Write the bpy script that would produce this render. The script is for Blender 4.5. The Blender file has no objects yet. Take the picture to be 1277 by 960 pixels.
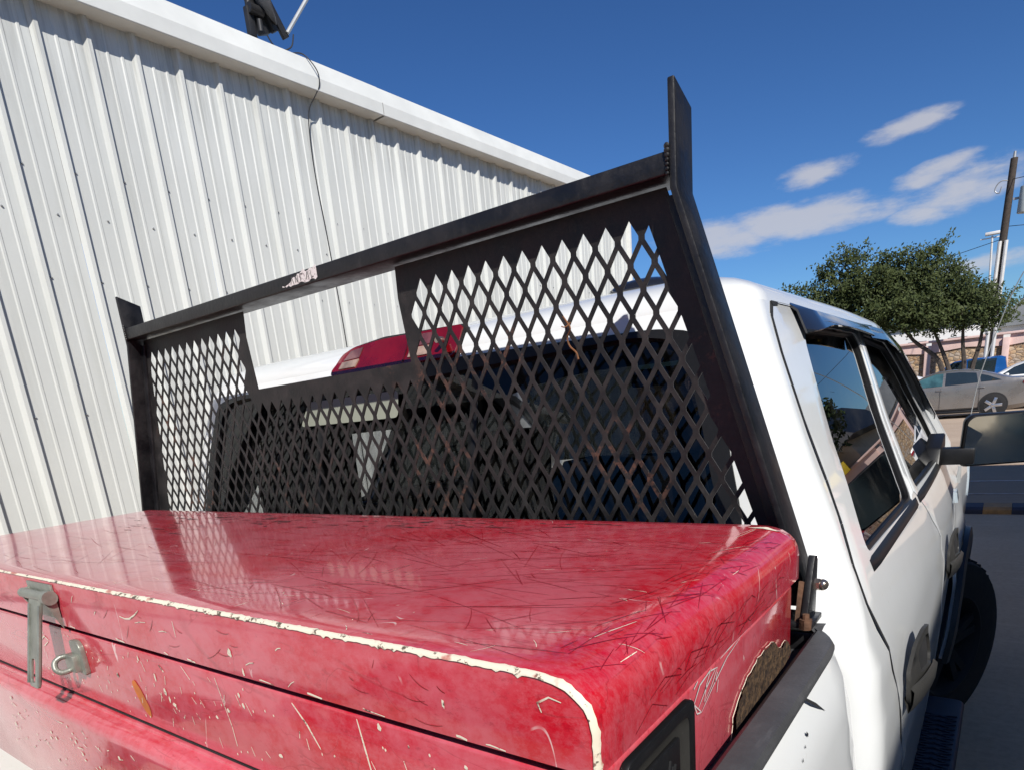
import bpy, bmesh, math, random
import numpy as np
from mathutils import Vector, Matrix, geometry
random.seed(7)
sc = bpy.context.scene
COL = sc.collection

# ------------------------------------------------------------------ camera
cam_d = bpy.data.cameras.new('camera'); cam = bpy.data.objects.new('camera', cam_d); COL.objects.link(cam)
RT = Vector((0.80483592, 0.58619217, -0.0928325)); DN = Vector((0.08706763, -0.27134195, -0.95853679)); FW = Vector((-0.58707612, 0.76338213, -0.26942411))
cam.matrix_world = Matrix(((RT.x, -DN.x, -FW.x, 0), (RT.y, -DN.y, -FW.y, 0), (RT.z, -DN.z, -FW.z, 1.66), (0, 0, 0, 1)))
cam_d.sensor_width = 36; cam_d.lens = 23.0; cam_d.shift_y = 0.2036
cam_d.clip_start = 0.02; cam_d.clip_end = 3000
sc.camera = cam

# ------------------------------------------------------------------ world, sun, exposure
SUN_AZ = 48.0; SUN_EL = 41.0        # azimuth from -Y towards +X
sx = math.sin(math.radians(SUN_AZ)) * math.cos(math.radians(SUN_EL)); sy = -math.cos(math.radians(SUN_AZ)) * math.cos(math.radians(SUN_EL)); sz = math.sin(math.radians(SUN_EL))
world = bpy.data.worlds.new('World'); sc.world = world; world.use_nodes = True
wt = world.node_tree; wt.nodes.clear()
def WN(t, **k):
    n = wt.nodes.new(t)
    for a, b in k.items(): setattr(n, a, b)
    return n
sky = WN('ShaderNodeTexSky', sky_type='NISHITA', sun_disc=False, sun_elevation=math.radians(SUN_EL), sun_rotation=math.atan2(sx, sy), altitude=100, air_density=1.0, dust_density=0.35, ozone_density=3.2)
tc = WN('ShaderNodeTexCoord')
sep = WN('ShaderNodeSeparateXYZ'); wt.links.new(tc.outputs['Generated'], sep.inputs[0])
def wmath(op, a, b=None, c=None):
    n = WN('ShaderNodeMath', operation=op)
    for i, v in enumerate((a, b, c)):
        if v is None: continue
        if isinstance(v, (int, float)): n.inputs[i].default_value = v
        else: wt.links.new(v, n.inputs[i])
    return n.outputs[0]
azi = wmath('ARCTAN2', sep.outputs[0], sep.outputs[1]); ele = wmath('ARCSINE', sep.outputs[2])
# streaky noise for the cloud edges
nmap = WN('ShaderNodeMapping'); nmap.inputs['Scale'].default_value = (10, 10, 30); nmap.inputs['Rotation'].default_value = (0.0, 0.05, 0.0)
wt.links.new(tc.outputs['Generated'], nmap.inputs[0])
nz = WN('ShaderNodeTexNoise'); nz.inputs['Scale'].default_value = 1.6; nz.inputs['Detail'].default_value = 9; nz.inputs['Roughness'].default_value = 0.62
wt.links.new(nmap.outputs[0], nz.inputs['Vector'])
mask = None
# (azimuth, elevation, half width, half height, slope, strength) in degrees
CLOUDS = [(-13.8, 11.1, 6.6, 1.15, .0, 1.15), (-19.0, 10.7, 4.6, 1.35, -.02, 1.1), (-12.6, 13.7, 2.7, .85, .05, .95), (-7.0, 15.2, 2.6, .7, .06, 1.0),
          (-5.4, 12.2, 2.6, .8, .16, 1.0), (-3.4, 11.0, 4.0, 1.5, .1, .8), (-6.0, 9.9, 2.0, .8, .0, .75), (-2.0, 6.3, 5.0, .8, .05, .6),
          (14, 12, 8, 2.2, .0, .9), (34, 9, 9, 1.6, .1, .9), (62, 14, 10, 2.5, .1, .8), (-105, 10, 9, 2, .0, .8), (120, 12, 10, 2.2, .0, .8), (170, 11, 12, 2.0, .0, .8)]
for a, e, w, h, s, st in CLOUDS:
    da = wmath('SUBTRACT', azi, math.radians(a)); de = wmath('SUBTRACT', wmath('SUBTRACT', ele, math.radians(e)), wmath('MULTIPLY', da, s))
    r2 = wmath('ADD', wmath('POWER', wmath('ABSOLUTE', wmath('DIVIDE', da, math.radians(w))), 2), wmath('POWER', wmath('ABSOLUTE', wmath('DIVIDE', de, math.radians(h))), 2))
    g = wmath('MULTIPLY', wmath('EXPONENT', wmath('MULTIPLY', r2, -1.0)), st)
    mask = g if mask is None else wmath('MAXIMUM', mask, g)
cm = wmath('ADD', mask, wmath('MULTIPLY', wmath('SUBTRACT', nz.outputs[0], 0.5), 1.55))
mr = WN('ShaderNodeMapRange'); mr.interpolation_type = 'SMOOTHSTEP'
wt.links.new(wmath('MULTIPLY', cm, wmath('MINIMUM', wmath('MULTIPLY', mask, 3.0), 1.0)), mr.inputs['Value'])
mr.inputs['From Min'].default_value = 0.22; mr.inputs['From Max'].default_value = 0.92; mr.inputs['To Max'].default_value = 0.74
mixc = WN('ShaderNodeMix', data_type='RGBA'); wt.links.new(mr.outputs[0], mixc.inputs['Factor'])
hs = WN('ShaderNodeHueSaturation'); hs.inputs['Saturation'].default_value = 1.05; hs.inputs['Value'].default_value = 1.0
wt.links.new(sky.outputs[0], hs.inputs['Color'])
tint = WN('ShaderNodeMix', data_type='RGBA', blend_type='MULTIPLY'); tint.inputs['Factor'].default_value = 1.0; tint.inputs['B'].default_value = (.417, .575, .742, 1)
gam = WN('ShaderNodeGamma'); gam.inputs['Gamma'].default_value = 1.25; wt.links.new(hs.outputs[0], gam.inputs['Color']); wt.links.new(gam.outputs[0], tint.inputs['A']); wt.links.new(tint.outputs['Result'], mixc.inputs['A']); mixc.inputs['B'].default_value = (7.0, 6.9, 7.2, 1)
bg = WN('ShaderNodeBackground'); bg.inputs['Strength'].default_value = 0.078
wt.links.new(mixc.outputs['Result'], bg.inputs[0])
wo = WN('ShaderNodeOutputWorld'); wt.links.new(bg.outputs[0], wo.inputs[0])

sl = bpy.data.lights.new('sun', 'SUN'); sun = bpy.data.objects.new('sun', sl); COL.objects.link(sun)
sl.energy = 4.8; sl.angle = math.radians(0.53); sl.color = (1.0, 0.955, 0.88)
sun.rotation_euler = Vector((sx, sy, sz)).to_track_quat('Z', 'Y').to_euler(); sun.location = (20, -20, 30)
sc.view_settings.view_transform = 'Standard'; sc.view_settings.look = 'None'; sc.view_settings.exposure = 0.15; sc.view_settings.gamma = 1.0
sc.view_settings.use_curve_mapping = False

# ------------------------------------------------------------------ helpers
MATS = {}
class NT:
    def __init__(s, name):
        s.m = bpy.data.materials.new(name); s.m.use_nodes = True; s.t = s.m.node_tree; s.t.nodes.clear()
        s.out = s.t.nodes.new('ShaderNodeOutputMaterial'); MATS[name] = s.m
        s.tc = s.t.nodes.new('ShaderNodeTexCoord').outputs['Object']
    def n(s, t, **k):
        n = s.t.nodes.new(t)
        for a, b in k.items(): setattr(n, a, b)
        return n
    def l(s, a, b): s.t.links.new(a, b)
    def put(s, sock, v):
        if isinstance(v, bpy.types.NodeSocket): s.l(v, sock)
        elif isinstance(v, (tuple, list)) and len(v) == 3 and sock.type == 'RGBA': sock.default_value = (*v, 1)
        else: sock.default_value = v
    def map(s, scale=(1, 1, 1), rot=(0, 0, 0), loc=(0, 0, 0)):
        m = s.n('ShaderNodeMapping'); s.l(s.tc, m.inputs[0]); m.inputs['Scale'].default_value = scale; m.inputs['Rotation'].default_value = rot; m.inputs['Location'].default_value = loc
        return m.outputs[0]
    def noise(s, scale, detail=4, rough=.5, vec=None, dist=0):
        n = s.n('ShaderNodeTexNoise'); n.inputs['Scale'].default_value = scale; n.inputs['Detail'].default_value = detail; n.inputs['Roughness'].default_value = rough; n.inputs['Distortion'].default_value = dist
        s.l(vec if vec else s.tc, n.inputs['Vector']); return n.outputs[0]
    def vor(s, scale, feature='F1', vec=None, out='Distance', rnd=1):
        n = s.n('ShaderNodeTexVoronoi', feature=feature); n.inputs['Scale'].default_value = scale; n.inputs['Randomness'].default_value = rnd
        s.l(vec if vec else s.tc, n.inputs['Vector']); return n.outputs[out]
    def ramp(s, v, a, b, lo=0., hi=1., smooth=True):
        n = s.n('ShaderNodeMapRange'); 
        if smooth: n.interpolation_type = 'SMOOTHSTEP'
        s.put(n.inputs['Value'], v)
        n.inputs['From Min'].default_value = a; n.inputs['From Max'].default_value = b; n.inputs['To Min'].default_value = lo; n.inputs['To Max'].default_value = hi
        return n.outputs[0]
    def math(s, op, a, b=0.):
        n = s.n('ShaderNodeMath', operation=op); s.put(n.inputs[0], a); s.put(n.inputs[1], b); return n.outputs[0]
    def mix(s, f, a, b):
        n = s.n('ShaderNodeMix', data_type='RGBA'); s.put(n.inputs['Factor'], f); s.put(n.inputs['A'], a); s.put(n.inputs['B'], b); return n.outputs['Result']
    def bump(s, h, strength=.3, dist=.01):
        n = s.n('ShaderNodeBump'); n.inputs['Strength'].default_value = strength; n.inputs['Distance'].default_value = dist; s.l(h, n.inputs['Height']); return n.outputs[0]
    def bsdf(s, col, rough=.5, metal=0., normal=None, coat=0., coat_r=.05, spec=.5, emit=None, **kw):
        b = s.n('ShaderNodeBsdfPrincipled'); s.put(b.inputs['Base Color'], col); s.put(b.inputs['Roughness'], rough); s.put(b.inputs['Metallic'], metal)
        b.inputs['Specular IOR Level'].default_value = spec; s.put(b.inputs['Coat Weight'], coat); b.inputs['Coat Roughness'].default_value = coat_r
        if normal is not None: s.l(normal, b.inputs['Normal'])
        if normal is not None and coat: pass
        s.l(b.outputs[0], s.out.inputs[0]); return b

def simple(name, col, rough=.5, metal=0., var=.12, nscale=6., coat=0., bump=0., bscale=60.):
    t = NT(name); n = t.noise(nscale, 5, .6)
    dark = tuple(c * (1 - var) for c in col); lite = tuple(min(1, c * (1 + var)) for c in col)
    c = t.mix(t.ramp(n, .3, .7), dark, lite)
    nm = t.bump(t.noise(bscale, 4), bump, .004) if bump else None
    t.bsdf(c, t.ramp(n, .3, .7, max(0, rough - .06), rough + .06), metal, nm, coat); return t.m

def glass(name, tint, refl=1.0, rough=0.0, ior=1.5):
    t = NT(name); tr = t.n('ShaderNodeBsdfTransparent'); tr.inputs[0].default_value = (*tint, 1)
    g = t.n('ShaderNodeBsdfGlossy'); g.inputs['Roughness'].default_value = rough; g.inputs[0].default_value = (refl, refl, refl, 1)
    fr = t.n('ShaderNodeFresnel'); gb = t.n('ShaderNodeNewGeometry'); t.l(t.ramp(gb.outputs['Backfacing'], 0, 1, ior, 1 / ior, False), fr.inputs[0])
    dirt = t.ramp(t.noise(9, 6, .65), .45, .8, 0, .035)
    d = t.n('ShaderNodeBsdfDiffuse'); d.inputs[0].default_value = (.45, .43, .4, 1)
    m1 = t.n('ShaderNodeMixShader'); t.l(fr.outputs[0], m1.inputs[0]); t.l(tr.outputs[0], m1.inputs[1]); t.l(g.outputs[0], m1.inputs[2])
    m2 = t.n('ShaderNodeMixShader'); t.l(dirt, m2.inputs[0]); t.l(m1.outputs[0], m2.inputs[1]); t.l(d.outputs[0], m2.inputs[2])
    t.l(m2.outputs[0], t.out.inputs[0]); return t.m

# --- materials
def m_red():
    t = NT('red_paint')
    ox = t.ramp(t.math('ADD', t.math('MULTIPLY', t.noise(3.2, 6, .6), .62), t.math('MULTIPLY', t.noise(34, 5, .7), .4)), .40, .60)
    c = t.mix(ox, (.52, .010, .026), (.60, .105, .138))
    streak = t.ramp(t.noise(5, 7, .72, t.map((.5, 3.5, 3.5), (0, 0, .25))), .42, .66)
    c = t.mix(t.math('MULTIPLY', streak, .45), c, (.50, .09, .12))
    sep = t.n('ShaderNodeSeparateXYZ'); t.l(t.tc, sep.inputs[0])
    fx = t.math('ADD', sep.outputs[0], t.math('MULTIPLY', t.math('SUBTRACT', t.noise(9, 4, .6), .5), .09))
    fresh = t.math('MULTIPLY', t.ramp(fx, -.315, -.25), t.ramp(sep.outputs[1], .62, .88, 1, .35)); fresh = t.math('MULTIPLY', fresh, t.ramp(sep.outputs[2], 1.395, 1.43, .15, 1))
    c = t.mix(t.math('MULTIPLY', fresh, t.ramp(t.noise(26, 6, .75), .38, .66, .98, .55)), c, (.52, .002, .014))
    # fresh scratches through the faded skin: thin contour lines of soft noise, masked
    def line(sc_, scale, rot, loc, w, d=.4):
        v = t.noise(sc_, d, .5, t.map(scale, rot, loc)); return t.ramp(t.math('ABSOLUTE', t.math('SUBTRACT', v, .5)), w * .3, w, 1, 0)
    dist = t.math('MULTIPLY', line(3.2, (.7, 6.5, 5.0), (.2, .1, .7), (0, 0, 0), .010), t.ramp(t.noise(6.0, 2), .48, .56))
    dist2 = t.math('MULTIPLY', line(3.6, (6.4, .7, 4.6), (.1, .4, -.5), (3, 1, 2), .009), t.ramp(t.noise(7, 2, .5, t.map((1, 1, 1), (0, 0, 0), (7, 3, 1))), .50, .57))
    dist3 = t.math('MULTIPLY', line(5, (1.0, 8, 5.0), (.5, .1, -1.1), (9, 4, 2), .012, 2), t.ramp(t.noise(5, 2, .5, t.map((1, 1, 1), (0, 0, 0), (1, 13, 5))), .50, .56))
    dist = t.math('MAXIMUM', dist, dist3)
    c = t.mix(t.math('MULTIPLY', t.math('MAXIMUM', dist, dist2), .32), c, (.20, .002, .008))
    mot = t.ramp(t.noise(80, 6, .8, t.map((.7, 1.3, 1))), .42, .62)
    c = t.mix(t.math('MULTIPLY', mot, .38), c, (.56, .13, .16)); c = t.mix(t.math('MULTIPLY', t.ramp(t.noise(110, 5, .8, t.map((.5, 1.4, 1), (0, 0, 0), (4, 4, 4))), .56, .70), .35), c, (.20, .004, .012))
    # pale flecks and nicks
    fl = t.math('MULTIPLY', t.ramp(t.noise(85, 3, .6, t.map((1, 1, .45), (0, .35, .2))), .715, .74), t.ramp(t.noise(6, 4), .46, .62))
    ws = t.math('MULTIPLY', line(8, (2.0, 2.0, .6), (.2, .3, .1), (1, 5, 2), .006), t.ramp(t.noise(13, 3, .5, t.map((1, 1, 1), (0, 0, 0), (2, 8, 4))), .60, .66))
    c = t.mix(t.math('MULTIPLY', t.math('MAXIMUM', fl, ws), .8), c, (.78, .58, .56))
    # dark scuffed grime towards the rack side of the lid; the rounded right end kept its fresh paint
    sep = t.n('ShaderNodeSeparateXYZ'); t.l(t.tc, sep.inputs[0])
    near = t.ramp(sep.outputs[1], .58, .84)
    gr = t.math('MULTIPLY', t.ramp(t.noise(7, 8, .78, t.map((.7, 7, 1), (0, 0, .12))), .58, .66), near)
    gr = t.math('MULTIPLY', gr, t.ramp(t.noise(2.3, 2), .40, .50))
    c = t.mix(t.math('MULTIPLY', gr, .8), c, (.055, .016, .018))
    h = t.math('ADD', t.math('MULTIPLY', t.noise(2.4, 3), 1.), t.math('MULTIPLY', t.noise(150, 2), .015))
    h = t.math('SUBTRACT', h, t.math('MULTIPLY', t.math('MAXIMUM', dist, dist2), .02))
    nm = t.bump(h, .22, .02)
    r = t.math('ADD', t.ramp(t.noise(18, 6, .7), .35, .7, .10, .20), t.math('MULTIPLY', gr, .3))
    t.bsdf(c, r, 0, nm, coat=.5, coat_r=.05, spec=.5)
m_red()
def m_chip():
    t = NT('bare_primer'); n = t.noise(75, 5, .7)
    c = t.mix(t.ramp(n, .56, .62), (.78, .70, .56), (.11, .085, .06)); c = t.mix(t.ramp(t.noise(30, 4), .62, .7), c, (.5, .2, .16))
    t.bsdf(c, .6, 0, t.bump(n, .4, .002))
m_chip()
def m_white():
    t = NT('white_car_paint'); n = t.noise(2.6, 6, .65)
    c = t.mix(t.ramp(n, .35, .75), (.78, .80, .81), (.74, .755, .755))
    sp = t.math('MULTIPLY', t.ramp(t.noise(55, 5, .75), .60, .72), t.ramp(t.noise(4.5, 3), .50, .66))
    c = t.mix(t.math('MULTIPLY', sp, .30), c, (.42, .38, .31))
    t.bsdf(c, .32, 0, t.bump(t.noise(3, 2), .05, .02), coat=.8, coat_r=.04)
m_white()
def m_dirtywhite():
    t = NT('dusty_white_paint'); n = t.noise(2.6, 6, .65)
    c = t.mix(t.ramp(n, .35, .75), (.78, .77, .74), (.70, .68, .63))
    sp = t.math('MULTIPLY', t.ramp(t.noise(75, 6, .8), .50, .66), t.ramp(t.noise(6.5, 3), .42, .62))
    c = t.mix(t.math('MULTIPLY', sp, .75), c, (.28, .25, .20))
    t.bsdf(c, .4, 0, None, coat=.5, coat_r=.1)
m_dirtywhite()
def m_black():
    t = NT('black_rack_paint'); n = t.noise(14, 6, .7)
    c = t.mix(t.ramp(n, .35, .75), (.005, .005, .0065), (.017, .016, .018))
    dust = t.ramp(t.noise(40, 6, .75, t.map((1, 1, .3))), .55, .8)
    c = t.mix(t.math('MULTIPLY', dust, .22), c, (.09, .085, .085))
    ru = t.math('MULTIPLY', t.ramp(t.noise(60, 5, .7), .62, .70), t.ramp(t.noise(6.0, 3, .5, t.map((1, 1, 1), (0, 0, 0), (5, 2, 9))), .60, .66))
    c = t.mix(t.math('MULTIPLY', ru, .55), c, (.09, .035, .02))
    t.bsdf(c, t.ramp(n, .3, .7, .34, .55), 0, t.bump(t.noise(120, 4), .25, .003), spec=.5)
m_black()
def m_mesh():
    t = NT('worn_mesh_paint'); n = t.noise(18, 6, .7)
    c = t.mix(t.ramp(n, .35, .75), (.010, .0095, .010), (.036, .032, .031))
    ru = t.math('MULTIPLY', t.ramp(t.noise(45, 5, .7), .50, .62), t.ramp(t.noise(5.0, 3, .5, t.map((1, 1, 1), (0, 0, 0), (5, 2, 8))), .54, .63))
    c = t.mix(t.math('MULTIPLY', ru, .7), c, (.13, .062, .042))
    t.bsdf(c, t.ramp(n, .3, .7, .42, .62), 0, t.bump(t.noise(150, 4), .3, .002), spec=.4)
m_mesh()
def m_wall():
    t = NT('white_metal_cladding'); n = t.noise(1.1, 6, .6)
    st = t.noise(4, 5, .6, t.map((1, 3, .18)))
    c = t.mix(t.ramp(n, .3, .75), (.62, .635, .61), (.57, .585, .56)); c = t.mix(t.ramp(st, .5, .75, 0, .4), c, (.44, .45, .41))
    sp_ = t.n('ShaderNodeSeparateXYZ'); t.l(t.tc, sp_.inputs[0]); gr_ = t.math('MULTIPLY', t.ramp(sp_.outputs[2], 3.6, 4.3), t.ramp(t.noise(5, 6, .7, t.map((1, 5, .22), (0, 0, 0), (3, 1, 0))), .42, .68)); c = t.mix(t.math('MULTIPLY', gr_, .55), c, (.25, .25, .23))
    pn_ = t.ramp(t.noise(.55, 1, .5, t.map((1, 2, .02))), .4, .6, 0, .12); c = t.mix(pn_, c, (.48, .48, .45))
    t.bsdf(c, .42, 0, t.bump(t.noise(3.2, 3, .5, t.map((1, 2, .3))), .10, .02), spec=.45)
m_wall()
simple('white_trim_metal', (.66, .665, .63), .4, 0, .05, 3)
simple('sealant_joint', (.22, .21, .20), .7)
def m_plastic(name, col, rough, b=.25):
    t = NT(name); n = t.noise(9, 6, .7)
    c = t.mix(t.ramp(n, .3, .7), tuple(x * .8 for x in col), tuple(x * 1.25 for x in col))
    sc_ = t.ramp(t.noise(14, 5, .7, t.map((6, .8, 6))), .55, .75, 0, .5)
    c = t.mix(sc_, c, tuple(min(1, x * 1.7 + .008) for x in col))
    t.bsdf(c, rough, 0, t.bump(t.noise(260, 3), b, .002), spec=.4)
m_plastic('grey_rail_plastic', (.062, .063, .066), .5)
m_plastic('black_trim_plastic', (.009, .009, .010), .42, .1)
m_plastic('grey_handle_plastic', (.034, .033, .031), .48, .15)
m_plastic('board_plastic', (.018, .022, .04), .5, .1)
simple('rubber', (.016, .016, .017), .75, 0, .2, 20, bump=.3)
simple('tire_rubber', (.013, .013, .014), .8, 0, .2, 14, bump=.4, bscale=30)
simple('black_gloss', (.012, .013, .017), .08, 0, .1, 4, coat=.6)
simple('steel_latch', (.30, .31, .27), .40, .55, .2, 30, bump=.3, bscale=120)
simple('rusty_steel', (.11, .055, .032), .8, .1, .5, 40, bump=.6, bscale=90)
simple('chrome_bolt', (.5, .42, .36), .25, .9, .15, 30)
simple('wheel_alloy', (.55, .55, .56), .3, .85, .05)
simple('seat_cloth', (.012, .012, .014), .9, 0, .25, 9, bump=.3)
simple('cabin_trim', (.015, .015, .016), .8, 0, .15)
simple('headliner_cloth', (.27, .29, .24), .9, 0, .08)
simple('dark_metal', (.03, .03, .032), .5, .3)
simple('rusty_wire', (.20, .09, .04), .8, .2, .4, 60)
simple('fresh_red', (.27, .004, .012), .3, 0, .2, 30, coat=.3)
simple('scuff_dark', (.06, .02, .02), .7, 0, .4, 60)
simple('orange_mark', (.62, .16, .015), .5, 0, .3, 30)
def m_rot():
    t = NT('rotted_rust'); n = t.noise(90, 7, .8); n2 = t.vor(130)
    c = t.mix(t.ramp(n, .4, .6), (.04, .02, .011), (.13, .075, .035)); c = t.mix(t.ramp(n2, .1, .3, .8, 0), c, (.025, .014, .010))
    t.bsdf(c, .9, 0, t.bump(t.math('ADD', n, n2), 1., .006))
m_rot()
simple('red_lens', (.17, .002, .006), .12, 0, .2, 12, coat=1.)
simple('red_lens_deep', (.08, .004, .006), .15, 0, .25, 30, coat=1.)
simple('clear_lens', (.34, .24, .19), .18, 0, .35, 30, coat=1.)
simple('clear_lens_grey', (.15, .05, .055), .18, 0, .35, 30, coat=1.)
simple('headlamp_lens', (.45, .52, .58), .1, 0, .1, 6, coat=1.)
def m_sticker():
    t = NT('torn_sticker'); n = t.noise(120, 4, .7)
    t.bsdf(t.mix(t.ramp(n, .52, .6), (.74, .70, .68), (.35, .30, .30)), .6)
m_sticker()
glass('rear_glass', (.34, .35, .36), .7)
glass('side_glass', (.03, .031, .033), 1.0, 0., 1.75)
glass('left_glass', (.97, .98, .97), .6)
glass('left_front_glass', (.04, .045, .045), .6)
glass('windshield_glass', (.04, .045, .045), .9)
simple('mirror_glass', (.62, .68, .66), .03, 1.0, .03, 6)
simple('car_window', (.02, .03, .035), .06, 0, .1, 2, coat=1.)
simple('car_window_teal', (.045, .11, .12), .08, 0, .4, 3, coat=1.)
simple('silver_paint', (.25, .235, .22), .30, .5, .05, 3, coat=.8)
simple('blue_paint', (.012, .10, .34), .25, .2, .08, 3, coat=.9)
simple('bright_white_paint', (.78, .78, .77), .3, 0, .04, 3, coat=.8)
simple('red_vehicle_paint', (.50, .012, .012), .25, 0, .08, 3, coat=.8)
simple('tail_lamp', (.35, .01, .02), .15, 0, .1, 6, coat=1.)
def m_conc(name, c1, c2, sc_=1.0, crack=True):
    t = NT(name); n = t.noise(.5 * sc_, 8, .65); f = t.noise(28, 5, .75)
    br = t.noise(1.6, 6, .7, t.map((.6, 6, 1)))
    c = t.mix(t.ramp(n, .3, .7), c1, c2); c = t.mix(t.ramp(f, .35, .75, 0, .5), c, tuple(x * .72 for x in c1)); c = t.mix(t.ramp(br, .5, .72, 0, .30), c, tuple(x * 1.3 for x in c2))
    t.bsdf(c, .85, 0, t.bump(t.noise(60, 5, .7), .4, .006), spec=.25)
m_conc('apron_concrete', (.45, .335, .23), (.52, .395, .28))
m_conc('lot_asphalt', (.34, .235, .155), (.40, .28, .19))
m_conc('tan_concrete', (.42, .32, .24), (.50, .395, .30))
m_conc('dirt_ground', (.22, .19, .14), (.30, .26, .19), .1)
simple('line_paint', (.50, .40, .34), .7, 0, .3, 9)
simple('curb_dark', (.035, .035, .055), .7, 0, .25, 6)
simple('curb_yellow', (.36, .19, .07), .7, 0, .25, 12)
simple('pink_stucco', (.74, .53, .48), .85, 0, .08, 2, bump=.3)
def m_stone():
    t = NT('rubble_stone'); v = t.n('ShaderNodeTexVoronoi'); v.inputs['Scale'].default_value = 5.5; t.l(t.map((1, 1, 1.5)), v.inputs['Vector'])
    e = t.vor(5.5, 'DISTANCE_TO_EDGE', t.map((1, 1, 1.5)))
    hsv = t.n('ShaderNodeSeparateColor'); t.l(v.outputs['Color'], hsv.inputs[0])
    c = t.mix(hsv.outputs[0], (.36, .22, .12), (.58, .42, .26)); c = t.mix(t.ramp(hsv.outputs[1], .6, .9), c, (.42, .34, .27))
    c = t.mix(t.ramp(e, .02, .07, 1, 0), c, (.16, .12, .09))
    t.bsdf(c, .85, 0, t.bump(e, .8, .05))
m_stone()
simple('bark', (.055, .042, .034), .9, 0, .35, 9, bump=.8, bscale=25)
def m_leaf(name, c1, c2):
    t = NT(name); gi = t.n('ShaderNodeNewGeometry'); 
    n = t.noise(1.3, 3, .6); c = t.mix(gi.outputs['Random Per Island'], c1, c2); c = t.mix(t.ramp(n, .4, .7, 0, .5), c, c2)
    b = t.bsdf(c, .6, spec=.25)
    tr = t.n('ShaderNodeBsdfTranslucent'); t.put(tr.inputs[0], c); mx = t.n('ShaderNodeMixShader'); mx.inputs[0].default_value = .22
    t.l(b.outputs[0], mx.inputs[1]); t.l(tr.outputs[0], mx.inputs[2]); t.l(mx.outputs[0], t.out.inputs[0])
m_leaf('olive_leaves', (.022, .036, .011), (.085, .105, .036))
m_leaf('dark_leaves', (.02, .04, .014), (.055, .08, .03))
simple('pole_wood', (.055, .042, .034), .9, 0, .3, 12, bump=.6, bscale=30)
simple('white_conduit', (.60, .59, .57), .6, 0, .06)
simple('grey_metal', (.30, .31, .32), .5, .3, .08)
simple('transformer_paint', (.42, .46, .45), .5, 0, .06)
simple('wire_black', (.02, .02, .022), .7)
simple('shop_stucco', (.50, .40, .30), .8, 0, .08, 2)
simple('shop_roof_grey', (.10, .10, .11), .8, 0, .15, 1)
simple('sign_yellow', (.75, .52, .03), .6)
simple('green_grey_siding', (.27, .31, .28), .6, 0, .15, 1)
simple('far_white_wall', (.70, .68, .66), .8, 0, .06, 1)
simple('far_grey_roof', (.20, .21, .22), .7, 0, .15, 1)
simple('dish_grey', (.16, .16, .165), .55, .1, .12, 12)
simple('arm_grey', (.42, .43, .43), .45, .3, .08)
simple('bed_liner', (.38, .33, .25), .9, 0, .2, 20, bump=.4)

def children_world(o): return o
def link(o): COL.objects.link(o)
def empty(name, loc, label=None, cat=None, group=None, rz=0.):
    o = bpy.data.objects.new(name, None); link(o); o.location = loc; o.rotation_euler = (0, 0, rz); o.empty_display_size = .2
    tag(o, label, cat, group); return o
def tag(o, label=None, cat=None, group=None, kind=None):
    for k, v in (('label', label), ('category', cat), ('group', group), ('kind', kind)):
        if v: o[k] = v
    return o
def obj(name, bm, mat, parent=None, bevel=0., smooth=True, ang=35, solid=0., local=False, seg=2, kind=None):
    me = bpy.data.meshes.new(name)
    if isinstance(bm, bmesh.types.BMesh):
        bmesh.ops.recalc_face_normals(bm, faces=bm.faces)
        bm.to_mesh(me); bm.free()
    else:
        me.from_pydata(bm[0], [], bm[1]); me.update()
    if smooth:
        me.polygons.foreach_set('use_smooth', [True] * len(me.polygons))
    for m in (mat if isinstance(mat, (list, tuple)) else [mat]): me.materials.append(MATS[m])
    o = bpy.data.objects.new(name, me); link(o)
    if solid:
        s = o.modifiers.new('thick', 'SOLIDIFY'); s.thickness = solid; s.offset = -1; s.use_even_offset = False
    if bevel:
        b = o.modifiers.new('bevel', 'BEVEL'); b.width = bevel; b.segments = seg; b.limit_method = 'ANGLE'; b.angle_limit = math.radians(40)
    if smooth:
        e = o.modifiers.new('split', 'EDGE_SPLIT'); e.split_angle = math.radians(ang)
    if parent:
        o.parent = parent
        if not local and parent.type == 'EMPTY': 
            o.location = -Vector(parent.location)
    if kind: o['kind'] = kind
    return o
def BM(): return bmesh.new()
def bx(bm, c, s, rot=None):
    g = bmesh.ops.create_cube(bm, size=1); M = Matrix.Translation(c) @ (rot.to_4x4() if rot else Matrix()) @ Matrix.Diagonal((*s, 1))
    bmesh.ops.transform(bm, matrix=M, verts=g['verts']); return g['verts']
def box(name, c, s, mat, parent=None, bevel=.003, rot=None, **k):
    b = BM(); bx(b, c, s, rot); return obj(name, b, mat, parent, bevel=bevel, **k)
def cyl(bm, a, b, r, r2=None, seg=16):
    a = Vector(a); b = Vector(b); d = b - a
    g = bmesh.ops.create_cone(bm, cap_ends=True, segments=seg, radius1=r, radius2=r if r2 is None else r2, depth=d.length)
    M = Matrix.Translation((a + b) / 2) @ d.to_track_quat('Z', 'Y').to_matrix().to_4x4()
    bmesh.ops.transform(bm, matrix=M, verts=g['verts']); return g['verts']
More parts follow.
